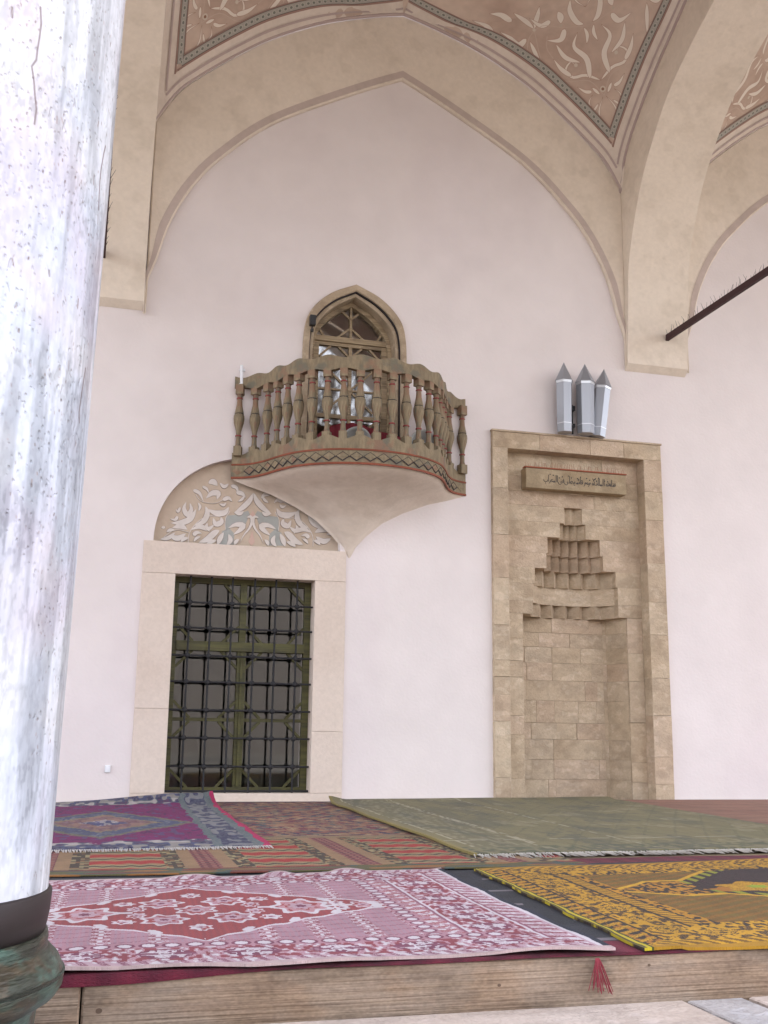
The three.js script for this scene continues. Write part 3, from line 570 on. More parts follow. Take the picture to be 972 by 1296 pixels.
// ---------------------------------------------------------------- balcony
const BX = 2.42;
const planHalf = [[0, 0.935], [0.2, 0.915], [0.38, 0.86], [0.53, 0.775], [0.68, 0.64], [0.79, 0.46], [0.895, 0.24], [0.99, 0.105], [1.075, 0.045], [1.16, 0.012]];
const planPts = [...planHalf.slice(1).reverse().map(([x, z]) => V3(-x, 0, z)), ...planHalf.map(([x, z]) => V3(x, 0, z))];
const planCurve = new THREE.CatmullRomCurve3(planPts, false, 'centripetal'); planCurve.arcLengthDivisions = 600;
const planLen = planCurve.getLength();
const planN = t => { const a = planCurve.getPointAt(clamp(t - 0.004)), b = planCurve.getPointAt(clamp(t + 0.004)); const d = b.sub(a).normalize(); return V3(-d.z, 0, d.x); }; // outwards
function planStrip(y0, y1, in0, out0, n = 220, t0 = 0, t1 = 1) { // a board that follows the plan; y0,y1 functions of t
  const f = v => typeof v === 'function' ? v : () => v, Y0 = f(y0), Y1 = f(y1), pos = [], uv = [];
  const ring = t => { const p = planCurve.getPointAt(t), n = planN(t), a = p.clone().addScaledVector(n, in0), b = p.clone().addScaledVector(n, out0); a.z = Math.max(a.z, 0.004); b.z = Math.max(b.z, 0.004); return [[b.x, Y0(t), b.z], [b.x, Y1(t), b.z], [a.x, Y1(t), a.z], [a.x, Y0(t), a.z]]; };
  const w = [0, 1, 2, 3, 4];
  for (let i = 0; i < n; i++) {
    const ta = lerp(t0, t1, i / n), tb = lerp(t0, t1, (i + 1) / n), A = ring(ta), B = ring(tb);
    for (let k = 0; k < 4; k++) { const k2 = (k + 1) % 4; for (const [p, tt, kk] of [[A[k], ta, k], [B[k], tb, k], [B[k2], tb, k2], [A[k], ta, k], [B[k2], tb, k2], [A[k2], ta, k2]]) { pos.push(...p); uv.push(tt * planLen, p[1]); } }
  }
  for (const [t, fl] of [[t0, 1], [t1, -1]]) { const A = ring(t); for (const k of fl > 0 ? [0, 1, 2, 0, 2, 3] : [0, 2, 1, 0, 3, 2]) { pos.push(...A[k]); uv.push(A[k][2], A[k][1]); } }
  const g = new THREE.BufferGeometry(); g.setAttribute('position', new THREE.Float32BufferAttribute(pos, 3)); g.setAttribute('uv', new THREE.Float32BufferAttribute(uv, 2)); g.computeVertexNormals(); return g;
}
{
  const b = thing('balcony', 'bowed ochre wooden balcony with turned balusters above the barred window', 'balcony', [BX, 0, 0]);
  const NB = 21;
  // plaster bell under the floor
  const kOf = interp([[2.205, 0], [2.337, 0.064], [2.454, 0.159], [2.59, 0.297], [2.70, 0.466], [2.806, 0.68], [2.871, 0.88], [2.915, 0.985], [2.935, 0.99]], 0, 1);
  obj('plaster_corbel', gridGeo(80, 28, (u, v) => { const y = lerp(2.205, 2.935, v), k = Math.max(0.012, kOf(y)), p = planCurve.getPointAt(u); return [p.x * k - 0.01 * (1 - k), y, Math.max(-0.12, p.z * k - 0.014)]; }, (u, v, p) => [p[0], p[1] + p[2]]), M.archFace, b);
  const floor = new THREE.Shape(planCurve.getSpacedPoints(80).map(p => V2(p.x * 0.985, -p.z * 0.985)));
  obj('floor', uvm(new THREE.ExtrudeGeometry(floor, { depth: 0.09, bevelEnabled: false }).rotateX(-Math.PI / 2).translate(0, 2.94, 0)), M.ochre, b);
  const band = obj('carved_band', planStrip(2.925, 3.058, -0.02, 0.0), M.ochre, b);
  obj('red_line', planStrip(2.92, 2.938, -0.01, 0.006), M.redPaint, band); obj('red_line', planStrip(3.046, 3.062, -0.01, 0.007), M.redPaint, band);
  // chain of raised lozenges; dark zigzag bars put the shade along their edges into colour
  const ND = 26;
  for (let i = 0; i < ND; i++) {
    const tc = (i + 0.5) / ND, hw = 0.46 / ND, yc = 2.992, hh = 0.036;
    const f = (t, y, o) => { const tt = clamp(t, 0, 1), p = planCurve.getPointAt(tt), n = planN(tt); return [p.x + n.x * o, y, Math.max(0.006, p.z + n.z * o)]; };
    const c = f(tc, yc, 0.012), l = f(tc - hw, yc, 0.004), r = f(tc + hw, yc, 0.004), u = f(tc, yc + hh, 0.004), d = f(tc, yc - hh, 0.004);
    const l0 = f(tc - hw, yc, -0.002), r0 = f(tc + hw, yc, -0.002), u0 = f(tc, yc + hh, -0.002), d0 = f(tc, yc - hh, -0.002), pos = [];
    for (const q of [[c, u, l], [c, r, u], [c, d, r], [c, l, d], [l, u, u0], [l, u0, l0], [u, r, r0], [u, r0, u0], [r, d, d0], [r, d0, r0], [d, l, l0], [d, l0, d0]]) q.forEach(p => pos.push(...p));
    const g = new THREE.BufferGeometry(); g.setAttribute('position', new THREE.Float32BufferAttribute(pos, 3)); obj('lozenge', uvm(g, rnd(), rnd()), M.ochre, band);
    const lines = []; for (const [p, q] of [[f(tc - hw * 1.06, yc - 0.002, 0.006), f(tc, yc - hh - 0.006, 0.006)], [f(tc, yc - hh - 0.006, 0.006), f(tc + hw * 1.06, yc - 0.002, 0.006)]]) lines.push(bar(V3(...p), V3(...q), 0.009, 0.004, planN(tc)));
    if (i > 0 && i < ND - 1) obj('shade_zigzag', lines, M.darkLine, band);
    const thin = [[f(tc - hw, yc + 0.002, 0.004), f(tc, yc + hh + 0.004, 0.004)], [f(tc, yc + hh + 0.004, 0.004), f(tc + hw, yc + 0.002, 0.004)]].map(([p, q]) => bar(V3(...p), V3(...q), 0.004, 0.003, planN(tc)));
    if (i > 0 && i < ND - 1) obj('shade_zigzag', thin, M.darkLine, band);
  }
  const wv = (t, ph) => { const x = ((t * NB / 2 + ph) % 1 + 1) % 1; return 0.5 + 0.5 * Math.cos(2 * Math.PI * x); };
  obj('lower_board', planStrip(3.062, t => 3.150 + 0.042 * wv(t, 0.25), -0.03, -0.003, 320), M.ochre, b);
  obj('handrail', planStrip(t => 3.788 + 0.022 * wv(t, 0.75), t => 3.905 + 0.030 * wv(t, 0.25), -0.06, -0.002, 320), M.ochre, b);
  // turned balusters
  const H = 0.665, prof = [[0.001, 0], [0.026, 0], [0.026, 0.012], [0.021, 0.03], [0.019, 0.11], [0.022, 0.15], [0.030, 0.185], [0.043, 0.235], [0.047, 0.275], [0.045, 0.305], [0.036, 0.322], [0.038, 0.335], [0.033, 0.36], [0.024, 0.41], [0.0205, 0.47], [0.023, 0.50], [0.026, 0.515], [0.001, 0.516]];
  prof.forEach(p => { p[0] = p[0] < 0.01 ? p[0] : p[0] * 1.04 + 0.002; });
  const lathe = new THREE.LatheGeometry(prof.map(p => V2(p[0], p[1] + 0.075)), 14);
  const smooth = mergeAll([lathe, box(-0.036, 0.036, -0.012, 0.078, -0.036, 0.036), box(-0.036, 0.036, 0.588, H + 0.02, -0.036, 0.036)]);
  const ring = new THREE.TorusGeometry(0.0225, 0.008, 6, 14).rotateX(Math.PI / 2), groove = new THREE.TorusGeometry(0.040, 0.0042, 5, 14).rotateX(Math.PI / 2);
  for (let i = 0; i < NB; i++) {
    const t = lerp(0.012, 0.988, i / (NB - 1)), p = planCurve.getPointAt(t), n = planN(t);
    const q = obj('baluster', smooth, M.ochre, b); q.position.set(p.x - n.x * 0.04, 3.145, Math.max(0.045, p.z - n.z * 0.04)); q.rotation.y = Math.atan2(n.x, n.z);
    for (const y of [0.182, 0.548]) { const r = obj('red_ring', ring, M.ringRed, q); r.position.y = y; }
    const gr = obj('groove', groove, M.darkLine, q); gr.position.y = 0.397;
  }
}
// balcony door
{
  const d = thing('balcony_door', 'pointed-arch glazed door with latticed ochre bars behind the balcony railing', 'door');
  const yb = 3.035;
  obj('outer_moulding', ext(poly([...doorArch(-0.012, yb), ...doorArch(0.05, yb).reverse()]), -0.12, 0.03, 0.008), M.doorStone, d);
  obj('dark_line', ext(poly([...doorArch(0.049, yb), ...doorArch(0.058, yb).reverse()]), -0.10, 0.012), M.darkLine, d);
  obj('inner_moulding', ext(poly([...doorArch(0.0575, yb), ...doorArch(0.092, yb).reverse()]), -0.20, -0.015, 0.006), M.doorStone, d);
  obj('frame', ext(poly([...doorArch(0.09, yb), ...doorArch(0.132, yb).reverse()]), -0.25, -0.16, 0.004), M.doorPaint, d);
  const F = (n, ...q) => obj(n, box(...q), M.doorPaint, d), z0 = -0.235, z1 = -0.19, a = DX - 0.383, b = DX + 0.383;
  F('transom', a, b, 4.445, 4.50, z0, -0.165); F('stile', a, a + 0.06, yb, 4.445, z0, z1); F('stile', b - 0.06, b, yb, 4.445, z0, z1); F('rail', a + 0.06, b - 0.06, 4.41, 4.445, z0, z1); F('rail', a + 0.06, b - 0.06, yb, 3.20, z0, z1); F('rail', a + 0.06, b - 0.06, 3.66, 3.70, z0, z1);
  F('mullion', DX - 0.016, DX + 0.016, 3.20, 3.66, z0, z1); F('mullion', DX - 0.016, DX + 0.016, 3.70, 4.41, z0, z1); F('mullion', DX - 0.012, DX + 0.012, 4.50, 4.86, z0, z1);
  const B = (x0, y0, x1, y1, w = 0.02) => obj('lattice_bar', bar(V3(DX + x0, y0, -0.211), V3(DX + x1, y1, -0.211), w, 0.022), M.doorPaint, d);
  for (const s of [-1, 1]) {
    B(0, 4.62, s * 0.14, 4.50); B(0, 4.71, s * 0.105, 4.80); B(s * 0.27, 4.50, s * 0.335, 4.60); // fanlight
    B(0, 4.30, s * 0.12, 4.41); B(0, 4.30, s * 0.12, 4.19); B(s * 0.31, 4.30, s * 0.20, 4.41); B(s * 0.31, 4.30, s * 0.2, 4.19);
    B(s * 0.02, 3.96, s * 0.32, 3.96, 0.018); B(0, 3.96, s * 0.24, 4.18); B(0, 3.96, s * 0.24, 3.74); B(s * 0.02, 4.19, s * 0.32, 4.19, 0.018);
    B(0, 3.43, s * 0.26, 3.64); B(0, 3.43, s * 0.26, 3.22); B(s * 0.02, 3.43, s * 0.32, 3.43, 0.018);
  }
  obj('pane', ext(poly([[a + 0.02, 4.48], ...doorArch(0.12, 4.48).slice(1, -1).filter(p => p[1] > 4.5), [b - 0.02, 4.48]]), -0.2165, -0.2135), M.doorGlass, d);
  obj('pane', box(a + 0.05, b - 0.05, 3.19, 4.42, -0.2195, -0.2165), M.doorGlass, d);
  tag(obj('wall_lamp', [box(1.958, 2.012, 4.50, 4.60, 0.032, 0.09), box(1.972, 1.998, 4.44, 4.47, 0.032, 0.06), rod(V3(1.985, 4.46, 0.05), V3(1.985, 4.52, 0.05), 0.006)], M.black), 'small black lamp on the left of the balcony door frame', 'lamp');
}
// things kept on the balcony
{
  function horn(x, z, y, turn, tilt, label, r = 0.15) {
    const h = thing('horn_loudspeaker', label, 'loudspeaker', [x, y, z], 'horn loudspeakers on the balcony'); h.rotation.set(tilt, turn, 0);
    obj('horn', new THREE.LatheGeometry([V2(0.03, -0.24), V2(0.035, -0.12), V2(0.06, -0.04), V2(0.1 * r / 0.15, 0.04), V2(r, 0.10), V2(r + 0.012, 0.105), V2(r + 0.01, 0.115), V2(r - 0.008, 0.104), V2(0.09 * r / 0.15, 0.03), V2(0.04, -0.06)], 28).rotateX(Math.PI / 2), M.hornGrey, h);
    obj('inner_horn', new THREE.LatheGeometry([V2(0.001, 0.09), V2(0.045, 0.085), V2(0.05, 0.04), V2(0.03, 0)], 20).rotateX(Math.PI / 2), M.hornGrey, h);
    obj('driver', new THREE.CylinderGeometry(0.06, 0.06, 0.12, 20).rotateX(Math.PI / 2).translate(0, 0, -0.26), M.black, h);
    obj('stand', box(-0.02, 0.02, -r - 0.06, -0.03, -0.1, -0.06), M.black, h);
    return h;
  }
  horn(2.93, 0.50, 3.235, 0.25, 0.1, 'grey horn loudspeaker behind the right half of the balcony railing', 0.145);
  horn(2.36, 0.52, 3.215, -0.5, 0.05, 'grey horn loudspeaker before the maroon cloth on the balcony', 0.13);
  const cl = gridGeo(60, 16, (u, v) => { const x = lerp(2.03, 3.18, u), w = 0.03 * Math.sin(u * 31 + 2 * v) * (1 - v) + 0.015 * Math.sin(u * 67); const top = 3.46 + 0.05 * Math.sin(u * 6.2) - 0.10 * Math.pow(Math.abs(u - 0.5) * 2, 4); return [x, lerp(3.035, top, v), 0.20 + w + 0.1 * (1 - v)]; });
  tag(obj('maroon_cloth', cl, M.maroonCloth), 'dark maroon cloth hung across the foot of the balcony door', 'cloth');
  tag(obj('white_pipe', [rod(V3(1.325, 3.79, 0.03), V3(1.315, 4.03, 0.03), 0.016), box(1.30, 1.35, 3.98, 4.0, 0.0, 0.03), box(1.30, 1.35, 3.83, 3.85, 0.0, 0.03)], M.plastic), 'short white pipe on the wall at the left end of the balcony rail', 'pipe');
  tag(obj('switch_box', [block(0.281, 0.327, 0.250, 0.312, 0.001, 0.022, 0.004), box(0.293, 0.315, 0.264, 0.298, 0.022, 0.026)], M.plastic), 'small white switch box low on the wall beside the barred window', 'switch');
}

// ---------------------------------------------------------------- prayer niche (outer mihrab)
{
  const m = thing('prayer_niche', 'brown stone prayer niche with stepped stalactite hood in a rectangular frame', 'prayer niche');
  seed = 4242;
  const I0 = 4.012, I1 = 5.524, IY = 3.437, zf = 0.05, pz = -0.10;   // inner edge of the frame, panel plane
  const fr = new THREE.Group(); fr.name = 'stone_frame'; m.add(fr);
  const ys = (list, x0, x1, z0, z1, par, name = 'stone', bev = 0.003) => { for (let i = 0; i < list.length - 1; i++) obj(name, block(x0, x1, list[i] + 0.001, list[i + 1] - 0.001, z0, z1 + rr(-0.003, 0.003), bev, 0.003), stone(), par); };
  ys([-0.02, 0.22, 0.74, 0.99, 1.16, 1.32, 1.66, 2.12, 2.55, 3.02, IY], MX0, I0, -0.6, zf, fr); ys([-0.02, 0.16, 0.42, 0.82, 1.19, 1.62, 1.95, 2.35, 2.80, 3.10, IY], I1, MX1, -0.6, zf, fr);
  const tx = [MX0, 4.36, 4.92, 5.30, MX1]; for (let i = 0; i < 4; i++) obj('stone', block(tx[i] + 0.0008, tx[i + 1] - 0.0008, IY, MY1, -0.6, zf, 0.004), stones[(i * 2 + 1) % 6], fr);
  obj('cornice', box(MX0 - 0.006, MX1 + 0.006, MY1, MY1 + 0.018, -0.05, zf + 0.012), stones[4], fr);
  // upper panel courses
  const hood = new THREE.Group(); hood.name = 'panel'; m.add(hood);
  const course = (y0, y1, cuts) => { const xs = [I0, ...cuts, I1]; for (let i = 0; i < xs.length - 1; i++) obj('stone', block(xs[i] + 0.0008, xs[i + 1] - 0.0008, y0 + 0.0008, y1 - 0.0008, -0.6, pz + rr(-0.001, 0.001), 0.002), stone(), hood); };
  course(3.20, IY, [4.55, 5.12]); course(3.04, 3.20, [4.33, 4.9, 5.3]); course(2.90, 3.04, [4.45, 5.02]);
  // stalactite tiers: full-width blocks with a notch whose back is cut into cells
  const tiers = [[4.683, 4.880, 2.737, 2.90, 0.09, 2], [4.633, 4.916, 2.584, 2.737, 0.14, 4], [4.493, 5.072, 2.417, 2.584, 0.19, 6], [4.478, 5.104, 2.262, 2.417, 0.23, 6], [4.350, 5.241, 2.104, 2.262, 0.27, 6], [4.329, 5.260, 1.927, 2.104, 0.29, 5], [4.326, 5.259, 1.797, 1.927, 0.33, 6]];
  tiers.forEach(([x0, x1, y0, y1, dep, n], ti) => {
    const pts = [[I0, -pz], [x0, -pz]], cx = (x0 + x1) / 2, hw = (x1 - x0) / 2;
    const on = k => { const t = lerp(-1, 1, k); return [cx + hw * t, -pz + dep * (0.28 + 0.72 * Math.pow(1 - t * t, 0.5))]; };
    for (let i = 0; i <= n; i++) {
      const p = on(i / n); pts.push(ti === 5 ? p : [p[0], p[1] - (i > 0 && i < n ? (ti < 2 ? 0.035 : 0.055) : 0)]);
      if (i < n) { const a = on(i / n), b = on((i + 1) / n), q = 0.5; pts.push([lerp(a[0], b[0], q), lerp(a[1], b[1], q) + (ti === 5 ? 0 : ti < 2 ? 0.03 : 0.05)]); }
    }
    pts.push([x1, -pz], [I1, -pz], [I1, 0.6], [I0, 0.6]);
    const s = poly(pts.map(([x, z]) => [x, z]));
    const g = new THREE.ExtrudeGeometry(s, { depth: y1 - y0 - 0.0015, bevelEnabled: false }); // shape in x,-z ; extruded up
    g.rotateX(Math.PI / 2).translate(0, y1 - 0.0008, 0); g.scale(1, 1, 1);
    const p = g.attributes.position; for (let i = 0; i < p.count; i++) p.setZ(i, -p.getZ(i));
    const q = g.toNonIndexed(), a = q.attributes.position; for (let i = 0; i < a.count; i += 3) { const v = [a.getX(i + 1), a.getY(i + 1), a.getZ(i + 1)]; a.setXYZ(i + 1, a.getX(i + 2), a.getY(i + 2), a.getZ(i + 2)); a.setXYZ(i + 2, ...v); }
    obj('stalactite_tier', uvm(q, rnd() * 3, rnd() * 3), stones[[2, 0, 3, 5, 0, 2, 4][ti]], hood);
  });
  // niche: jambs, angled sides and coursed back
  const N0 = 4.213, N1 = 5.354, bz = -0.42, top = 1.797;
  ys([-0.02, 0.20, 0.62, 0.80, 1.17, 1.33, 1.55, top], I0, N0, -0.6, pz, hood, 'stone', 0.002); ys([-0.02, 0.17, 0.36, 0.75, 1.16, 1.44, top], N1, I1, -0.6, pz, hood, 'stone', 0.002);
  const bk = new THREE.Group(); bk.name = 'niche_back'; m.add(bk);
  const rows = [[-0.02, 0.187, [4.60, 4.68]], [0.187, 0.381, [4.42, 4.66, 5.16]], [0.381, 0.577, [4.66, 5.2]], [0.577, 0.741, [4.42, 4.70, 4.92]], [0.741, 0.962, [4.48, 4.68, 4.94, 5.14]], [0.962, 1.162, [4.37, 4.62, 5.02, 5.16]], [1.162, 1.341, [4.38, 4.66, 5.1]], [1.341, 1.50, [4.36, 4.66, 4.98]], [1.50, 1.647, [4.52, 4.86]], [1.647, top, [4.36, 4.66, 5.08]]];
  for (const [y0, y1, cuts] of rows) { const xs = [N0 + 0.005, ...cuts, N1 - 0.12]; for (let i = 0; i < xs.length - 1; i++) obj('stone', block(xs[i] + 0.0006, xs[i + 1] - 0.0006, y0 + 0.0006, y1 - 0.0006, -0.6, bz + rr(-0.003, 0.003), 0.0022, 0.002), stone(), bk); }
  for (let i = 0; i < rows.length; i++) { const [y0, y1] = rows[i]; const s = poly([[N1 - 0.12, 0.6], [N1 - 0.12, -bz], [N1 - 0.085, -bz - 0.005], [N1 - 0.002, -pz + 0.02], [N1 - 0.002, 0.6]]); const g = new THREE.ExtrudeGeometry(s, { depth: y1 - y0 - 0.002, bevelEnabled: false }); g.rotateX(Math.PI / 2); const p = g.attributes.position; for (let k = 0; k < p.count; k++) p.setXYZ(k, p.getX(k), p.getY(k) + y1 - 0.001, -p.getZ(k)); obj('stone', uvm(g, rnd() * 3, rnd() * 3), stones[[1, 4, 4, 0, 1, 4, 3, 1, 4, 0][i]], bk); }
}
// inscription plaque over the niche
{
  const t = thing('inscription_plaque', 'long stone plaque with dark Arabic inscription above the prayer niche', 'plaque', [0, 0, 0]);
  const x0 = 4.215, x1 = 5.325, y0 = 3.052, y1 = 3.258, z1 = 0.03;
  obj('slab', block(x0, x1, y0, y1, -0.098, z1, 0.003), mk(0.47, 0.38, 0.25, { map: stoneMap, bumpMap: stoneBump, bumpScale: 0.003 }), t);
  // the verse, built from pen strokes written right to left
  const segs = []; let x = 0; const st = (...p) => segs.push(p.map(([a, b]) => [x - a, b])), dot = (a, b) => segs.push([[x - a, b], [x - a - 0.05, b - 0.06]]);
  const alif = (c = 0) => { st([0.05, 1.15], [0.08, 0.6], [0.06, 0]); x -= c ? 0.1 : 0.22; };
  const tooth = (d, up) => { st([0, 0.05], [0.06, 0.34], [0.1, 0.04], [0.3, 0.0]); if (d) for (let i = 0; i < d; i++) dot(0.04 + i * 0.13, up ? 0.55 : -0.22); x -= 0.26; };
  const loop = (d) => { st([0.02, 0.2], [0.08, 0.42], [0.22, 0.36], [0.2, 0.16], [0.04, 0.18], [0.12, 0.02], [0.38, 0]); for (let i = 0; i < d; i++) dot(0.08 + i * 0.13, 0.62); x -= 0.34; };
  const lam = (j = 0.28) => { st([0.03, 1.2], [0.06, 0.5], [0.08, 0.06], [j + 0.04, 0]); x -= j; };
  const mim = () => { st([0, 0.02], [0.1, 0.2], [0.22, 0.08], [0.12, -0.08], [0.05, 0.02], [0.34, 0]); x -= 0.3; };
  const dal = () => { st([0, 0.06], [0.12, 0.5], [0.14, 0.1], [-0.05, 0.0]); x -= 0.26; };
  const he = () => { st([0, 0], [0.08, 0.34], [0.24, 0.24], [0.16, 0.0], [0, 0.02]); x -= 0.3; };
  const waw = () => { st([0.24, 0.2], [0.1, 0.36], [0.04, 0.16], [0.2, 0.1], [0.26, 0.2], [0.26, -0.1], [0.46, -0.34]); x -= 0.4; };
  const kaf = () => { st([0.0, 0], [0.25, 0.08], [0.2, 0.4], [0.5, 1.1]); st([0.32, 0.8], [0.05, 1.05]); x -= 0.36; };
  const ye = () => { st([0.02, 0.2], [0.2, 0.12], [0.12, -0.12], [0.3, -0.34], [0.55, -0.2], [0.56, 0.05]); x -= 0.5; };
  const sad = () => { st([0, 0], [0.14, 0.28], [0.38, 0.34], [0.46, 0.12], [0.2, 0], [0.6, 0.02]); x -= 0.56; };
  const hah = () => { st([0.02, 0.4], [0.3, 0.34], [0.05, 0.06], [0.42, 0]); x -= 0.36; };
  const ra = () => { st([0.02, 0.25], [0.08, 0], [0.3, -0.3]); x -= 0.24; };
  const ba = () => { st([0.02, 0.32], [0.06, 0.04], [0.35, -0.04], [0.6, 0.06], [0.62, 0.34]); dot(0.32, -0.24); x -= 0.66; };
  const ham = () => { segs.push([[x + 0.2, 0.72], [x + 0.08, 0.8], [x + 0.06, 0.66], [x + 0.2, 0.56]]); }, sp = () => { x -= 0.16; };
  loop(1); tooth(1, 1); alif(); dal(); tooth(2, 1); he(); sp(); alif(); lam(); mim(); lam(0.18); alif(); tooth(); ham(); kaf(); he(); sp(); waw(); he(); waw(); sp(); loop(2); alif(); tooth(); ham(); mim(); sp(); tooth(2, 0); sad(); lam(); ye(); sp(); loop(1); ye(); sp(); alif(); lam(); mim(); hah(); ra(); alif(); ba();
  for (let i = 0; i < 22; i++) { const a = -0.5 + (x + 0.9) * (i + 0.5) / 22, h = 0.95 + 0.25 * Math.sin(i * 5.1); if (i % 3) segs.push([[a, h + 0.1], [a - 0.16, h]]); }
  const wx = 0.80 / -x, ox = 5.205, geos = [];
  M.ink = mk(0.045, 0.043, 0.05, { roughness: 0.8 });
  for (const s of segs) geos.push(ext(poly(strokeOutline(s.map(([a, b]) => [ox + a * wx, 3.128 + b * 0.062]), s.length === 2 ? 0.0062 : 0.0052, s.length === 2 ? 'leaf' : 'stem', 10)), z1, z1 + 0.0025));
  obj('lettering', geos, M.ink, t);
  const sp0 = obj('spike_strip', box(x0 - 0.012, x1 + 0.004, y1 + 0.001, y1 + 0.013, -0.03, z1 + 0.012), M.rust, t);
  const sg = rod(V3(0, 0, 0), V3(0, 0.06, 0), 0.0018, 0.001, 4); seed = 55;
  for (let i = 0; i < 40; i++) { const q = obj('bird_spike', sg, M.rust, sp0); q.position.set(lerp(x0, x1, (i + 0.5) / 40), y1 + 0.012, rr(-0.01, 0.03)); q.rotation.set(rr(-0.4, 0.4), 0, rr(-0.3, 0.3)); }
}
// three metal lamps shaped like minarets on the frame
{
  const mkLamp = (x, z, lean, turn, label, w = 0.087) => {
    const l = thing('metal_lamp', label, 'lamp', [x, MY1 + 0.02, z], 'minaret-shaped metal lamps above the prayer niche'); l.rotation.set(0.02, 0, lean);
    const g = new THREE.CylinderGeometry(w, w * 0.93, 0.515, 6, 1).rotateY(turn).translate(0, 0.2575, 0); obj('body', uvm(g.toNonIndexed()), M.zinc, l);
    obj('band', uvm(new THREE.CylinderGeometry(w * 1.06, w * 1.05, 0.026, 6, 1).rotateY(turn).translate(0, 0.528, 0).toNonIndexed()), M.zincLight, l);
    obj('cap', uvm(new THREE.ConeGeometry(w * 1.13, 0.205, 6, 1).rotateY(turn).translate(0, 0.643, 0).toNonIndexed()), M.zinc, l);
    for (const q of [0.09, 0.44]) obj('hoop', uvm(new THREE.CylinderGeometry(w * 0.985, w * 0.98, 0.008, 6, 1).rotateY(turn).translate(0, q, 0).toNonIndexed()), M.zincLight, l);
    obj('bracket', [box(-0.015, 0.015, 0.12, 0.15, -z - 0.0, -0.07).translate(0, 0, 0), box(-0.015, 0.015, 0.36, 0.39, -z, -0.07)], M.black, l); return l;
  };
  mkLamp(4.60, 0.135, 0.0, Math.PI / 6 + 0.02, 'grey metal lamp with pointed cap standing upright on the balcony side of the clamp');
  mkLamp(4.825, 0.155, 0.0, Math.PI / 6 - 0.35, 'grey metal lamp with pointed cap standing between two others above the niche', 0.092);
  mkLamp(4.985, 0.085, -0.125, Math.PI / 6 - 0.6, 'grey metal lamp with pointed cap leaning to the right above the niche', 0.088);
  tag(obj('lamp_clamp', [box(4.70, 4.735, 3.70, 3.74, 0.02, 0.10), box(4.705, 4.74, 3.88, 3.93, 0.02, 0.10), rod(V3(4.722, 3.64, 0.06), V3(4.722, 3.95, 0.06), 0.01)], M.black), 'black clamp between the upright metal lamps above the niche', 'clamp');
}

// ---------------------------------------------------------------- wooden platform
{
  seed = 313;
  const p = thing('wooden_platform', 'low wooden platform edged with weathered beams under the carpets', 'platform');
  obj('deck', box(-9, 14, -0.19, 0, 0, 7.02), M.doorPaint, p);
  const w1 = mk(0.39, 0.295, 0.215, { map: beamMap, bumpMap: woodBump, bumpScale: 0.003, roughness: 0.85 });
  const xs = [-6, -2.2, 0.058, 3.6, 8, 13];
  for (let i = 0; i < xs.length - 1; i++) {
    obj('edge_beam', block(xs[i] + 0.002, xs[i + 1] - 0.002, -0.165, 0, 7.02, 7.172, 0.005), w1, p);
  }
  const kn = new THREE.CylinderGeometry(0.011, 0.009, 0.004, 12).rotateX(Math.PI / 2), km = mk(0.15, 0.10, 0.07, { map: stoneMap, roughness: 0.9 });
  for (const [x, y, s] of [[0.10, -0.075, 0.7], [1.10, -0.062, 0.45], [1.53, -0.030, 0.4]]) { const k = obj('knot', kn, km, p); k.position.set(x, y, 7.1725); k.scale.set(s, s * 0.8, 0.4); }
}
// ---------------------------------------------------------------- carpets
const K = (x, k) => Math.floor(x / k) * k + k / 2;
const tri = (x, p) => Math.abs(((x / p) % 1 + 1) % 1 - 0.5) * 2;          // 0..1..0 wave
const ell = (x, z, a, b, rx, rz) => ((x - a) / rx) ** 2 + ((z - b) / rz) ** 2;
const mix = (a, b, t) => a.map((v, i) => lerp(v, b[i], clamp(t)));
function carpetTex(w, d, pxPerM, fn, s, amp = 0.16) {
  const nx = Math.min(2048, Math.round(w * pxPerM)), nz = Math.min(2048, Math.round(d * pxPerM));
  return tex(nx, nz, (u, v, i, j) => {
    const x = u * w, z = v * d, c = fn(x, z), n = 1 - amp * 0.5 + amp * (hash(i, j, s) * 0.55 + vnoise(u * 90, v * 14, 90, 14, s) * 0.45) - 0.10 * (fbm(u, v, 5, 5, 4, s + 3) - 0.5);
    return c.map(q => q * n);
  }, { wrap: false });
}
const pile = tex(256, 256, (u, v) => grey(255 * (0.5 * hash(Math.floor(u * 256), Math.floor(v * 256), 5) + 0.5 * vnoise(u * 64, v * 64, 64, 64, 7))), { rep: [9, 9], srgb: false });
function rugMat(map, o = {}) { return new THREE.MeshPhysicalMaterial({ color: new THREE.Color().setRGB(0.72, 0.72, 0.72), map, bumpMap: pile, bumpScale: 0.004, roughness: 1, sheen: 0.08, sheenRoughness: 0.6, sheenColor: new THREE.Color().setRGB(0.5, 0.5, 0.5), side: THREE.DoubleSide, ...o }); }
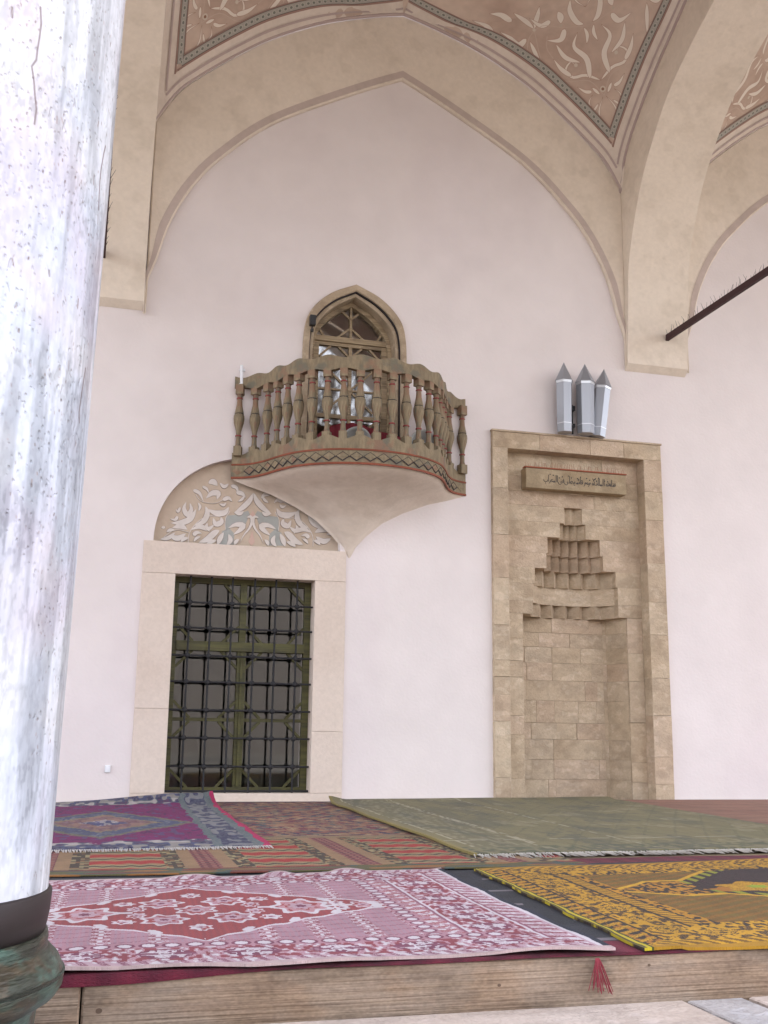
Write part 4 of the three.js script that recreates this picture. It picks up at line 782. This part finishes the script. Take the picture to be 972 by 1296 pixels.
// C = [back left, back right, front left, front right] as x,z; h(u,v) lifts the cloth
function rugGeo(C, y, th, h, nu = 60, nv = 50) {
  const P = (u, v) => { const a = [0, 1].map(k => lerp(lerp(C[0][k], C[1][k], u), lerp(C[2][k], C[3][k], u), v)); const e = 0.006; return [a[0] + e * Math.sin(v * 23 + C[0][0]) * (u < 0.01 || u > 0.99 ? 1 : 0), y + th + h(u, v), a[1] + 0.008 * Math.sin(u * 17 + C[0][1] * 3) * (v < 0.01 || v > 0.99 ? 1 : 0)]; };
  const low = (u, v) => { const p = P(u, v); return [p[0], p[1] - th, p[2]]; };
  const top = gridGeo(nu, nv, (u, v) => P(u, v), (u, v) => [u, v]);
  const side = (n, f) => gridGeo(n, 1, (t, s) => { const [u, v] = f(t); return s ? low(u, v) : P(u, v); }, t => { const [u, v] = f(t); return [clamp(u, 0.0045, 0.9955), clamp(v, 0.006, 0.994)]; });
  return mergeAll([top, side(nu, t => [t, 1]), side(nu, t => [t, 0]), side(nv, t => [0, t]), side(nv, t => [1, t])]);
}
function rug(name, label, C, y, th, h, map, group, nu, nv) {
  const r = thing(name, label, 'carpet', [0, 0, 0], group);
  obj('pile', rugGeo(C, y, th, h, nu, nv), rugMat(map), r); return r;
}
const bump1 = (a, s) => (u, v) => a * (fbm(u * 0.5, v * 0.5, 8, 8, 3, s) - 0.35);

// charcoal mat with maroon ends, under the two prayer rugs; its front hem slips over the beam
{
  const W = 5.4, D = 2.27, x0 = -1.1;
  const map = carpetTex(W, D, 380, (x, z) => {
    if (z > D - 0.20 || z < 0.20) return mix([118, 34, 54], [92, 24, 44], tri(K(x, 0.012), 0.11));
    const t = vnoise(x * 12, z * 12, 999, 999, 4); const g = mix([54, 54, 62], [40, 40, 46], t);
    return tri(K(z, 0.01), 0.34) > 0.86 && tri(K(x + z * 0.3, 0.01), 0.23) > 0.55 ? mix(g, [150, 140, 145], 0.75) : g;
  }, 401);
  const r = thing('charcoal_mat', 'charcoal mat with maroon ends under the pink and golden prayer rugs', 'carpet');
  const g = gridGeo(160, 60, (u, v) => {
    const x = x0 + W * u, droop = 0.019 * (1 - ss(0.0, 0.65, x)) + 0.001 + 0.0015 * Math.sin(x * 9), vv = v / 0.985;
    if (vv <= 1) return [x, 0.006 + 0.001 * Math.sin(x * 7), lerp(4.93, 7.1745, vv)];
    return [x, lerp(0.006, -droop, (v - 0.985) / 0.015), 7.1765];
  });
  obj('pile', g, rugMat(map), r);
  // red tassel at its front hem
  seed = 909; const cords = [];
  for (let i = 0; i < 26; i++) { const a = rr(-0.012, 0.012), b = a * 2.6 + rr(-0.012, 0.012) + 0.006, L = rr(0.05, 0.085); cords.push(new THREE.TubeGeometry(new THREE.CatmullRomCurve3([V3(1.372 + a * 0.4, -0.004, 7.186), V3(1.372 + a, -0.02, 7.190 + rr(0, .004)), V3(1.372 + b, -0.012 - L, 7.188 + rr(0, 0.006))]), 5, 0.0011, 4)); }
  obj('tassel', cords, mk(0.24, 0.035, 0.05, { roughness: 1 }), r);
}
// pink prayer rug
{
  const W = 2.18, D = 1.84, P = [186, 140, 152], L = [200, 168, 178], Wt = [222, 212, 218], Mv = [132, 70, 94], R = [166, 74, 76], Pk = [198, 146, 154];
  const k = 0.0034;
  const fn = (x0, z0) => {
    const x = K(x0 + 0.006 * (vnoise(z0 * 22, x0 * 3, 999, 999, 31) - 0.5), k), z = K(z0 + 0.012 * (vnoise(x0 * 26, z0 * 3, 999, 999, 33) - 0.5), k * 1.4);
    const dx = x - W / 2, dz = z - D / 2, ex = W / 2 - Math.abs(dx), ez = D / 2 - Math.abs(dz);
    const h1 = hash(Math.floor(x / k), Math.floor(z / k / 1.4), 61), h2 = vnoise(x * 85, z * 44, 9999, 9999, 65);
    if (ez < 0.026) return [206, 180, 178];
    if (ex < 0.045) return ex < 0.022 ? [42, 46, 62] : ex < 0.034 ? Wt : L;
    const flowers = (s, t, per) => { // s along, t across 0..1: a jagged white rosette with a dark heart
      const q = ((s / per) % 1 + 1) % 1 - 0.5, r = t - 0.5, aq = Math.abs(q), ar = Math.abs(r);
      const jag = 0.07 * tri(aq, 0.11), d = Math.max(aq * 1.25 + ar * 0.55, ar * 1.15 + aq * 0.35) + jag;
      if (d < 0.09) return Mv; if (d < 0.15) return Wt; if (ar < 0.07 && aq < 0.34) return mix(Mv, P, 0.2); if (d < 0.40) return h2 > 0.64 ? Mv : h1 > 0.8 ? L : Wt; if (d < 0.46) return Mv;
      return h2 > 0.56 ? mix(R, Mv, 0.4) : h2 < 0.26 ? Wt : h1 > 0.7 ? L : P;
    };
    const beads = (s, t, per) => { const q = ((s / per) % 1 + 1) % 1 - 0.5, r = t - 0.5, e = q * q + r * r; return e < 0.09 ? Wt : e < 0.19 ? Mv : P; };
    if (ez < 0.33 && ex > ez * 0.75) {
      if (ez < 0.085) return tri(dx + ez * 0.35, 0.05) > 0.6 ? (h1 > 0.25 ? mix(Mv, P, 0.35) : L) : h2 > 0.6 ? Wt : L;
      if (ez < 0.255) return flowers(dx, (ez - 0.085) / 0.17, 0.23);
      return beads(dx, (ez - 0.255) / 0.075, 0.062);
    }
    if (ex < 0.46) {
      if (ex < 0.115) return tri(dz + ex * 0.5, 0.07) > 0.62 ? (h1 > 0.3 ? mix(Mv, R, 0.5) : P) : h2 > 0.55 ? Wt : L;
      if (ex < 0.135) return ex < 0.125 ? mix(Mv, P, 0.4) : Wt;
      if (ex < 0.315) return flowers(dz, (ex - 0.135) / 0.18, 0.20);
      if (ex < 0.335) return ex < 0.325 ? Wt : mix(Mv, P, 0.4);
      if (ex < 0.40) return tri(dz - ex * 0.5, 0.07) > 0.6 ? (h1 > 0.3 ? mix(R, P, 0.3) : L) : h2 > 0.55 ? Wt : P;
      return beads(dz, (ex - 0.40) / 0.06, 0.07);
    }
    const adx = Math.abs(dx), az = Math.abs(dz), a2 = clamp(1 - adx / 0.70);
    const hw = 0.57 * (0.6 * a2 + 0.4 * Math.pow(a2, 1.9)) + 0.022 * (tri(adx, 0.13) - 0.5) * ss(0.02, 0.25, a2) + (a2 > 0 ? 0.02 : 0);
    if (az < hw) {
      if (az > hw - 0.022) return Wt;
      if (az > hw - 0.085 && tri(adx + 0.02, 0.155) > 0.72 + 2.2 * (az - hw + 0.045) ** 2 * 100) return Wt;
      const fl = (cx, cz, rx, rz, core) => { const th = Math.atan2((az - cz) / rz, (adx - cx) / rx), e = Math.sqrt(ell(adx, az, cx, cz, rx, rz)) * (1 + 0.16 * Math.cos(th * 7)); return e < 1.08 ? (e > 0.84 ? Wt : e < 0.2 ? Mv : e < 0.45 ? L : h2 > 0.62 ? R : core) : null; };
      const c = fl(0.345, 0, 0.088, 0.135, Pk) ?? fl(0.105, 0.185, 0.062, 0.095, P) ?? fl(0, 0, 0.058, 0.085, Pk) ?? fl(0.185, 0.07, 0.026, 0.045, L) ?? fl(0.225, 0.2, 0.03, 0.04, Wt) ?? fl(0.475, 0.05, 0.024, 0.045, Wt) ?? fl(0.56, 0, 0.04, 0.06, Pk) ?? fl(0.0, 0.36, 0.03, 0.05, Wt);
      if (c) return c;
      if (az < 0.016 && adx > 0.2) return Wt;
      return mix(R, [150, 72, 78], tri(dx, 0.02));
    }
    if (adx > 0.62 && az < 0.11) { const c = ell(adx, az, 0.70, 0, 0.035, 0.06); return c < 1 ? (c < 0.3 ? Mv : Wt) : az > 0.09 ? L : tri(adx, 0.07) > 0.6 ? R : mix(R, P, 0.5); }
    const c = ((dx / 0.155) % 1 + 1) % 1, dzz = dz / 0.055;
    if (c < 0.34) { const q = (dzz % 1 + 1) % 1; return c > 0.13 && c < 0.21 ? (q > 0.45 ? Wt : P) : (q > 0.5 ? (h1 > 0.3 ? mix(Mv, R, 0.5) : L) : h1 > 0.6 ? Wt : P); }
    return tri(dz + dx * 0.2, 0.075) > 0.8 ? (h1 > 0.4 ? mix(P, Mv, 0.45) : P) : tri(dx, 0.018) > 0.5 ? P : mix(P, [176, 146, 160], 0.7);
  };
  const map = carpetTex(W, D, 800, fn, 411, 0.16);
  const h = (u, v) => 0.005 * Math.max(0, Math.sin(u * 21 + 1.2)) * ss(0.86, 1, v) + 0.006 * ss(0.97, 1, v) * (0.6 + 0.4 * Math.sin(u * 30)) + 0.013 * Math.max(0, Math.sin(u * 31 + 2 * Math.sin(u * 9))) * ss(0.07, 0, v) + 0.003 * Math.sin(u * 9 + v * 5);
  rug('pink_prayer_rug', 'pink and white prayer rug with a long red lozenge', [[-0.64, 5.50], [1.555, 5.33], [-0.70, 7.178], [1.432, 7.172]], 0.008, 0.007, h, map, 'prayer rugs on the platform', 130, 80);
}
// golden prayer rug
{
  const W = 2.25, D = 1.84, G = [204, 152, 36], Br = [122, 88, 36], Dk = [60, 46, 40], O = [178, 116, 38], k = 0.0036;
  const fn = (x0, z0) => {
    const x = K(x0 + 0.006 * (vnoise(z0 * 20, x0 * 3, 999, 999, 41) - 0.5), k), z = K(z0 + 0.014 * (vnoise(x0 * 24, z0 * 3, 999, 999, 43) - 0.5), k * 1.5);
    const ez = Math.min(z, D - z), ex = Math.min(x, W - x), h1 = hash(Math.floor(x / k), Math.floor(z / k / 1.5), 62), h2 = vnoise(x * 78, z * 42, 9999, 9999, 63);
    if (ex < 0.030) return ex < 0.008 ? [104, 96, 36] : ex < 0.012 ? Dk : ex < 0.020 ? [206, 184, 40] : [76, 80, 30];
    const fl = (s, t, per) => { const q = ((s / per) % 1 + 1) % 1 - 0.5, r = t - 0.5, aq = Math.abs(q), ar = Math.abs(r), d = Math.max(aq * 1.2 + ar * 0.6, ar * 1.1 + aq * 0.4) + 0.10 * tri(aq + ar, 0.13); if (d < 0.1) return Dk; if (d < 0.46) return h1 > 0.84 || Math.abs(d - 0.27) < 0.035 ? Dk : G; return h2 > 0.5 ? G : h1 > 0.5 ? Br : Dk; };
    if (ez < 0.035) return mix(G, Br, 0.35);
    if (ez < 0.33 && ex > ez) { if (ez < 0.085) return tri(x + ez, 0.05) > 0.5 ? G : Br; if (ez < 0.25) return fl(x, (ez - 0.085) / 0.165, 0.22); return h2 > 0.48 ? G : Dk; }
    if (ex < 0.40) {
      if (ex < 0.10) return tri(z + ex * 0.6, 0.065) > 0.5 ? (h1 > 0.2 ? G : Br) : h2 > 0.62 ? O : Dk; if (ex < 0.112) return Dk;
      if (ex < 0.275) return fl(z, (ex - 0.112) / 0.163, 0.21); if (ex < 0.288) return Dk;
      if (ex < 0.345) return tri(z - ex, 0.055) > 0.5 ? G : Br; if (ex < 0.352) return Dk; return h2 > 0.45 ? mix(G, O, 0.4) : Dk;
    }
    const cz = z - 0.76, nx = x - 0.40, az = Math.abs(cz), hw = nx < 0.2 ? 0.05 + nx * 0.8 : nx < 0.36 ? 0.21 : 0.21 + (nx - 0.36) * 0.95;
    if (az < Math.min(hw, 0.50)) {
      if (az > hw - 0.035) return [216, 166, 44]; if (az > hw - 0.12 && tri(nx, 0.07) > 0.5 && nx > 0.34) return [150, 150, 44];
      if (nx < 0.34) return h2 > 0.52 ? mix(G, O, 0.5) : Dk;
      const petal = (a, b, rx, rz) => { const th = Math.atan2((cz - b) / rz, (nx - a) / rx); return Math.sqrt(ell(nx, cz, a, b, rx, rz)) * (1 + 0.15 * Math.cos(th * 6)); };
      let e = petal(0.58, 0.06, 0.15, 0.13); if (e < 1) return e < 0.3 ? [150, 168, 44] : h1 > 0.2 ? G : Br; e = petal(0.84, 0.0, 0.13, 0.12); if (e < 1) return h2 > 0.4 ? G : O; e = petal(1.05, 0.12, 0.12, 0.1); if (e < 1) return h2 > 0.35 ? G : Br;
      e = petal(0.42, 0.10, 0.07, 0.06); if (e < 1) return O; e = petal(0.76, 0.24, 0.1, 0.05); if (e < 1) return G;
      return mix([64, 44, 44], [52, 38, 36], h2);
    }
    return tri(z + x * 0.55, 0.075) > 0.6 ? (h1 > 0.25 ? mix(Br, O, 0.45) : Br) : mix(Br, [118, 100, 44], h2);
  };
  const map = carpetTex(W, D, 780, fn, 421, 0.22);
  const h = (u, v) => 0.010 * ss(0.96, 1, v) * Math.sin(u * 12 + 3) * (u > 0.05 ? 1 : 0) + 0.002 * Math.sin(u * 11 + v * 6);
  rug('golden_prayer_rug', 'golden and dark brown prayer rug at the platform edge', [[1.69, 5.36], [3.92, 5.10], [1.515, 7.182], [3.75, 7.18]], 0.008, 0.008, h, map, 'prayer rugs on the platform', 100, 70);
}
// striped kilim and the finely woven runner behind it
{
  const W = 4.4, D = 1.60, tan = [158, 126, 92], dk = [74, 62, 52], rd = [168, 50, 48], yl = [156, 142, 104], k = 0.01;
  const fn = (x, z) => {
    if (z > D - 0.17) { const n = vnoise(x * 5, z * 20, 99, 99, 3); return n > 0.66 ? [150, 104, 60] : n > 0.45 ? [98, 92, 60] : n > 0.3 ? [74, 88, 84] : [120, 66, 56]; }
    if (z < 0.05) return [136, 116, 88];
    const s = (x + 0.02 + (z - D) * 0.0) % 0.72, zz = K(z, k), xx = K(x, k);
    if (s < 0.33) { const r = tri(zz + 0.05 * tri(xx, 0.11), 0.30), r2 = tri(zz + 0.16 + 0.03 * tri(xx, 0.08), 0.30); if (r > 0.62) return rd; if (r2 > 0.86) return dk; return r2 > 0.6 ? yl : mix(rd, yl, 0.65); }
    if (s < 0.41 || s > 0.64) { const q = hash(Math.floor(x / 0.02), Math.floor(z / 0.03), 5); return q > 0.72 ? yl : q > 0.55 ? [132, 92, 60] : dk; }
    if (s < 0.475 || s > 0.575) return mix(tan, [148, 118, 90], vnoise(x * 40, z * 40, 999, 999, 7));
    return tri(zz, 0.07) > 0.55 ? [138, 72, 72] : tri(xx, 0.035) > 0.5 ? [86, 58, 62] : [150, 112, 100];
  };
  const map = carpetTex(W, D, 420, fn, 431, 0.22);
  rug('striped_kilim', 'flat woven kilim with red panels and tan stripes behind the pink rug', [[-1.95, 3.72], [2.33, 3.72], [-1.98, 5.30], [2.28, 5.30]], 0.010, 0.005, bump1(0.006, 5), map, 'kilims under the rugs');
}
{
  const W = 5.2, D = 3.5, k = 0.022;
  const fn = (x, z) => {
    if (z > D - 0.12) return [150, 124, 94];
    const zz = K(z, k * 1.6), xx = K(x, k), e = Math.min(z, D - z, W - x);
    if (e < 0.14) return tri(xx + zz, 0.16) > 0.5 ? [62, 40, 62] : [120, 84, 82];
    const q = hash(Math.floor(x / k / 2.2 + Math.floor(z / k / 1.5) * 0.4), Math.floor(z / (k * 1.5)), 15), row = tri(zz, 0.62);
    if (row > 0.5) return q > 0.62 ? [156, 118, 90] : q > 0.36 ? [126, 66, 68] : q > 0.2 ? [62, 44, 78] : [84, 92, 92];
    return q > 0.7 ? [164, 138, 106] : q > 0.4 ? [140, 90, 72] : q > 0.2 ? [112, 48, 66] : [72, 72, 84];
  };
  const map = carpetTex(W, D, 300, fn, 441, 0.25);
  rug('brown_kilim', 'brown and violet densely patterned kilim along the wall below the barred window', [[-2.8, 0.13], [2.35, 0.13], [-2.8, 3.70], [2.33, 3.70]], 0.003, 0.005, bump1(0.005, 9), map, 'kilims under the rugs');
}
// purple rug with a diamond, its back edge pushed up against the wall
{
  const W = 2.5, D = 3.9, Pu = [118, 10, 92], Bl = [74, 80, 116], Gr = [100, 106, 114], Wt = [178, 172, 168], Tn = [150, 116, 106], k = 0.014;
  const fn = (x0, z0) => {
    const x = x0 + 0.03 * (vnoise(z0 * 9, x0 * 4, 999, 999, 71) - 0.5), z = z0 + 0.10 * (vnoise(x0 * 14, z0 * 3, 999, 999, 73) - 0.5);
    const ez = Math.min(z, D - z), er = W - x, h1 = hash(Math.floor(x0 / k), Math.floor(z0 / (k * 2.2)), 74), h2 = vnoise(x0 * 26, z0 * 11, 999, 999, 75);
    if (er < 0.035) return [184, 30, 92];
    if (er < 0.30) return er < 0.09 || er > 0.25 ? mix([92, 104, 112], [116, 122, 122], h1) : h2 > 0.56 ? [132, 132, 136] : h1 > 0.5 ? [60, 58, 92] : [84, 88, 108];
    if (ez < 0.22) return h2 > 0.62 ? [150, 144, 140] : h2 > 0.42 ? Bl : h1 > 0.4 ? [56, 54, 86] : [98, 94, 112];
    const m = Math.abs(x - 1.62) / 0.74 + Math.abs(z - 2.22) / 1.36 + 0.05 * (h1 - 0.5);
    if (ez < 0.38 && m > 1.05) return h2 > 0.60 ? Wt : h2 > 0.44 ? Gr : h1 > 0.5 ? [68, 66, 104] : [96, 60, 96];
    if (m > 0.80) return h2 > 0.74 ? [96, 64, 112] : h2 < 0.16 ? [84, 22, 84] : Pu; if (m > 0.72) return mix([128, 122, 98], [104, 100, 92], h1);
    if (m > 0.50) return h1 > 0.6 ? Bl : h2 > 0.6 ? [112, 116, 128] : [82, 86, 112]; if (m > 0.45) return [142, 130, 102];
    if (m > 0.2) return h2 > 0.55 ? Tn : h1 > 0.5 ? [122, 84, 92] : [134, 104, 112]; return h1 > 0.55 ? [86, 80, 126] : h2 > 0.5 ? Wt : Bl;
  };
  const map = carpetTex(W, D, 360, fn, 451, 0.26);
  const h = (u, v) => 0.055 * ss(0.10, 0, v) * ss(0.35, 0.95, u) + 0.018 * ss(0.05, 0, v) * ss(0.96, 1, u) + 0.02 * ss(0.16, 0, v) * (0.5 + 0.5 * Math.sin(u * 9)) + 0.004 * Math.sin(u * 7 + v * 9) + 0.004;
  const r = rug('purple_rug', 'purple rug with a blue diamond and pink bound edge beside the marble column', [[-1.30, 0.62], [1.175, 0.36], [-1.42, 4.46], [1.005, 4.27]], 0.010, 0.010, h, map, 'rugs on the platform', 80, 80);
  seed = 515; const fr = [];
  for (let i = 0; i < 300; i++) { const t = (i + 0.5) / 300, x = lerp(-1.42, 1.005, t), z = lerp(4.46, 4.27, t); fr.push(rod(V3(x, 0.022, z), V3(x + rr(-0.01, 0.01), 0.018, z + rr(0.05, 0.085)), 0.0035, 0.002, 4)); }
  const f = obj('fringe', fr, mk(0.52, 0.48, 0.46, { roughness: 1 }), r); f.userData.kind = 'stuff';
}
// large olive carpet and the rose-brown one beyond it
{
  const W = 5.4, D = 4.5, b = [130, 124, 90];
  const fn = (x, z) => {
    const e = Math.min(x, D - z); let c = mix(b, [138, 128, 92], fbm(x / 6, z / 6, 12, 12, 4, 461)); c = mix(c, [104, 102, 84], ss(0.5, 0.7, fbm(x / 6, z / 6, 20, 9, 4, 463)) * 0.6);
    if (x < 0.05) return [146, 132, 80];
    const mo = Math.abs(tri(x * 0.8 + 0.1, 0.36) - tri(z, 0.44)); if (x > 1.1 && mo < 0.10 && hash(Math.floor(x / 0.02), Math.floor(z / 0.03), 17) > 0.3) c = mix(c, [104, 102, 78], 0.45); if (x > 0.22 && x < 0.95) { const q = hash(Math.floor(x / 0.05), Math.floor(z / 0.08), 2); c = mix(c, q > 0.7 ? [164, 158, 138] : [92, 94, 86], 0.35 * (q > 0.7 ? 1 : 0.7)); }
    if (Math.abs(x - 1.02) < 0.05 || Math.abs(x - 0.2) < 0.02 || Math.abs(x - 2.3) < 0.02) { if (hash(Math.floor(x / 0.03), Math.floor(z / 0.07), 6) > 0.4) c = mix(c, [188, 182, 160], 0.7); }
    const f = D - z; if (f < 0.30) c = mix(c, hash(Math.floor(x / 0.06), Math.floor(z / 0.05), 9) > 0.5 ? [88, 92, 72] : [134, 128, 98], 0.6); if (f > 0.62 && f < 0.66 && hash(Math.floor(x / 0.2), 1, 3) > 0.35) c = mix(c, [176, 170, 150], 0.6);
    if (x > 1.5) { const p = vnoise(x * 2.2, z * 3.4, 99, 99, 21); const q = hash(Math.floor(x / 0.09), Math.floor(z / 0.05), 31); if (p > 0.66 && q > 0.55) c = mix(c, [100, 98, 84], 0.6); if (p < 0.25 && q > 0.4) c = mix(c, [160, 152, 122], 0.5); }
    return c;
  };
  const map = carpetTex(W, D, 330, fn, 467, 0.16);
  const r = rug('olive_carpet', 'large olive green carpet before the prayer niche', [[2.16, 0.42], [5.0, 0.05], [1.875, 4.86], [4.30, 4.80]], 0.016, 0.012, (u, v) => 0.008 * fbm(u * 0.5, v * 0.5, 8, 8, 3, 3) + 0.012 * ss(0.06, 0, v) + 0.03 * ss(0.04, 0, v) * ss(0.06, 0, u), map, 'rugs on the platform', 70, 70);
  seed = 616; const fr = [];
  for (let i = 0; i < 300; i++) { const t = (i + rnd()) / 300, x = lerp(1.875, 4.30, t), z = lerp(4.86, 4.80, t); fr.push(rod(V3(x, 0.026, z), V3(x + rr(-0.03, 0.03), 0.016, z + rr(0.02, 0.11)), 0.0034, 0.0015, 4)); }
  const f = obj('fringe', fr, mk(0.46, 0.43, 0.39, { roughness: 1 }), r); f.userData.kind = 'stuff';
  const map2 = carpetTex(5.5, 5, 180, (x, z) => mix(mix([168, 124, 100], [142, 96, 84], fbm(x / 6, z / 6, 10, 14, 4, 471)), tri(z, 0.4) > 0.8 ? [98, 70, 70] : [150, 120, 98], 0.4 * hash(Math.floor(x / 0.06), Math.floor(z / 0.05), 3)), 473, 0.2);
  rug('rose_brown_carpet', 'rose brown carpet against the white wall to the right of the prayer niche', [[3.9, 0.06], [9.4, 0.06], [3.9, 5.2], [9.4, 5.2]], 0.004, 0.008, bump1(0.006, 13), map2, 'rugs on the platform');
}

// ---------------------------------------------------------------- bare trees in the court, mirrored in the door's panes
function tree(x, z, h, s0, label) {
  seed = s0; const t = thing('bare_tree', label, 'tree', [x, -0.19, z], 'leafless trees in the courtyard'); const geos = [], trunk = [];
  const bark = mk(0.09, 0.07, 0.055, { roughness: 1 });
  const grow = (p, d, L, r, n) => {
    const q = p.clone().addScaledVector(d, L); (n >= 6 ? trunk : geos).push(rod(p, q, r, r * 0.72, n > 3 ? 7 : 4)); if (n <= 0) return;
    const kids = n > 4 ? 3 : 2; for (let i = 0; i < kids; i++) { const e = d.clone().add(V3(rr(-0.75, 0.75), rr(-0.15, 0.5), rr(-0.75, 0.75))).normalize(); grow(q, e, L * rr(0.66, 0.86), r * 0.68, n - 1); }
  };
  grow(V3(0, 0, 0), V3(0.03, 1, 0), h * 0.27, h * 0.022, 7); obj('trunk', trunk, bark, t); obj('branches', geos, bark, t);
}
tree(-3, 19, 12, 21, 'leafless tree in the courtyard near the marble column'); tree(7.5, 22, 13, 88, 'leafless tree in the courtyard facing the prayer niche');

scene.traverse(o => { if (o.isMesh) { o.castShadow = true; o.receiveShadow = true; } });
renderer.render(scene, camera);
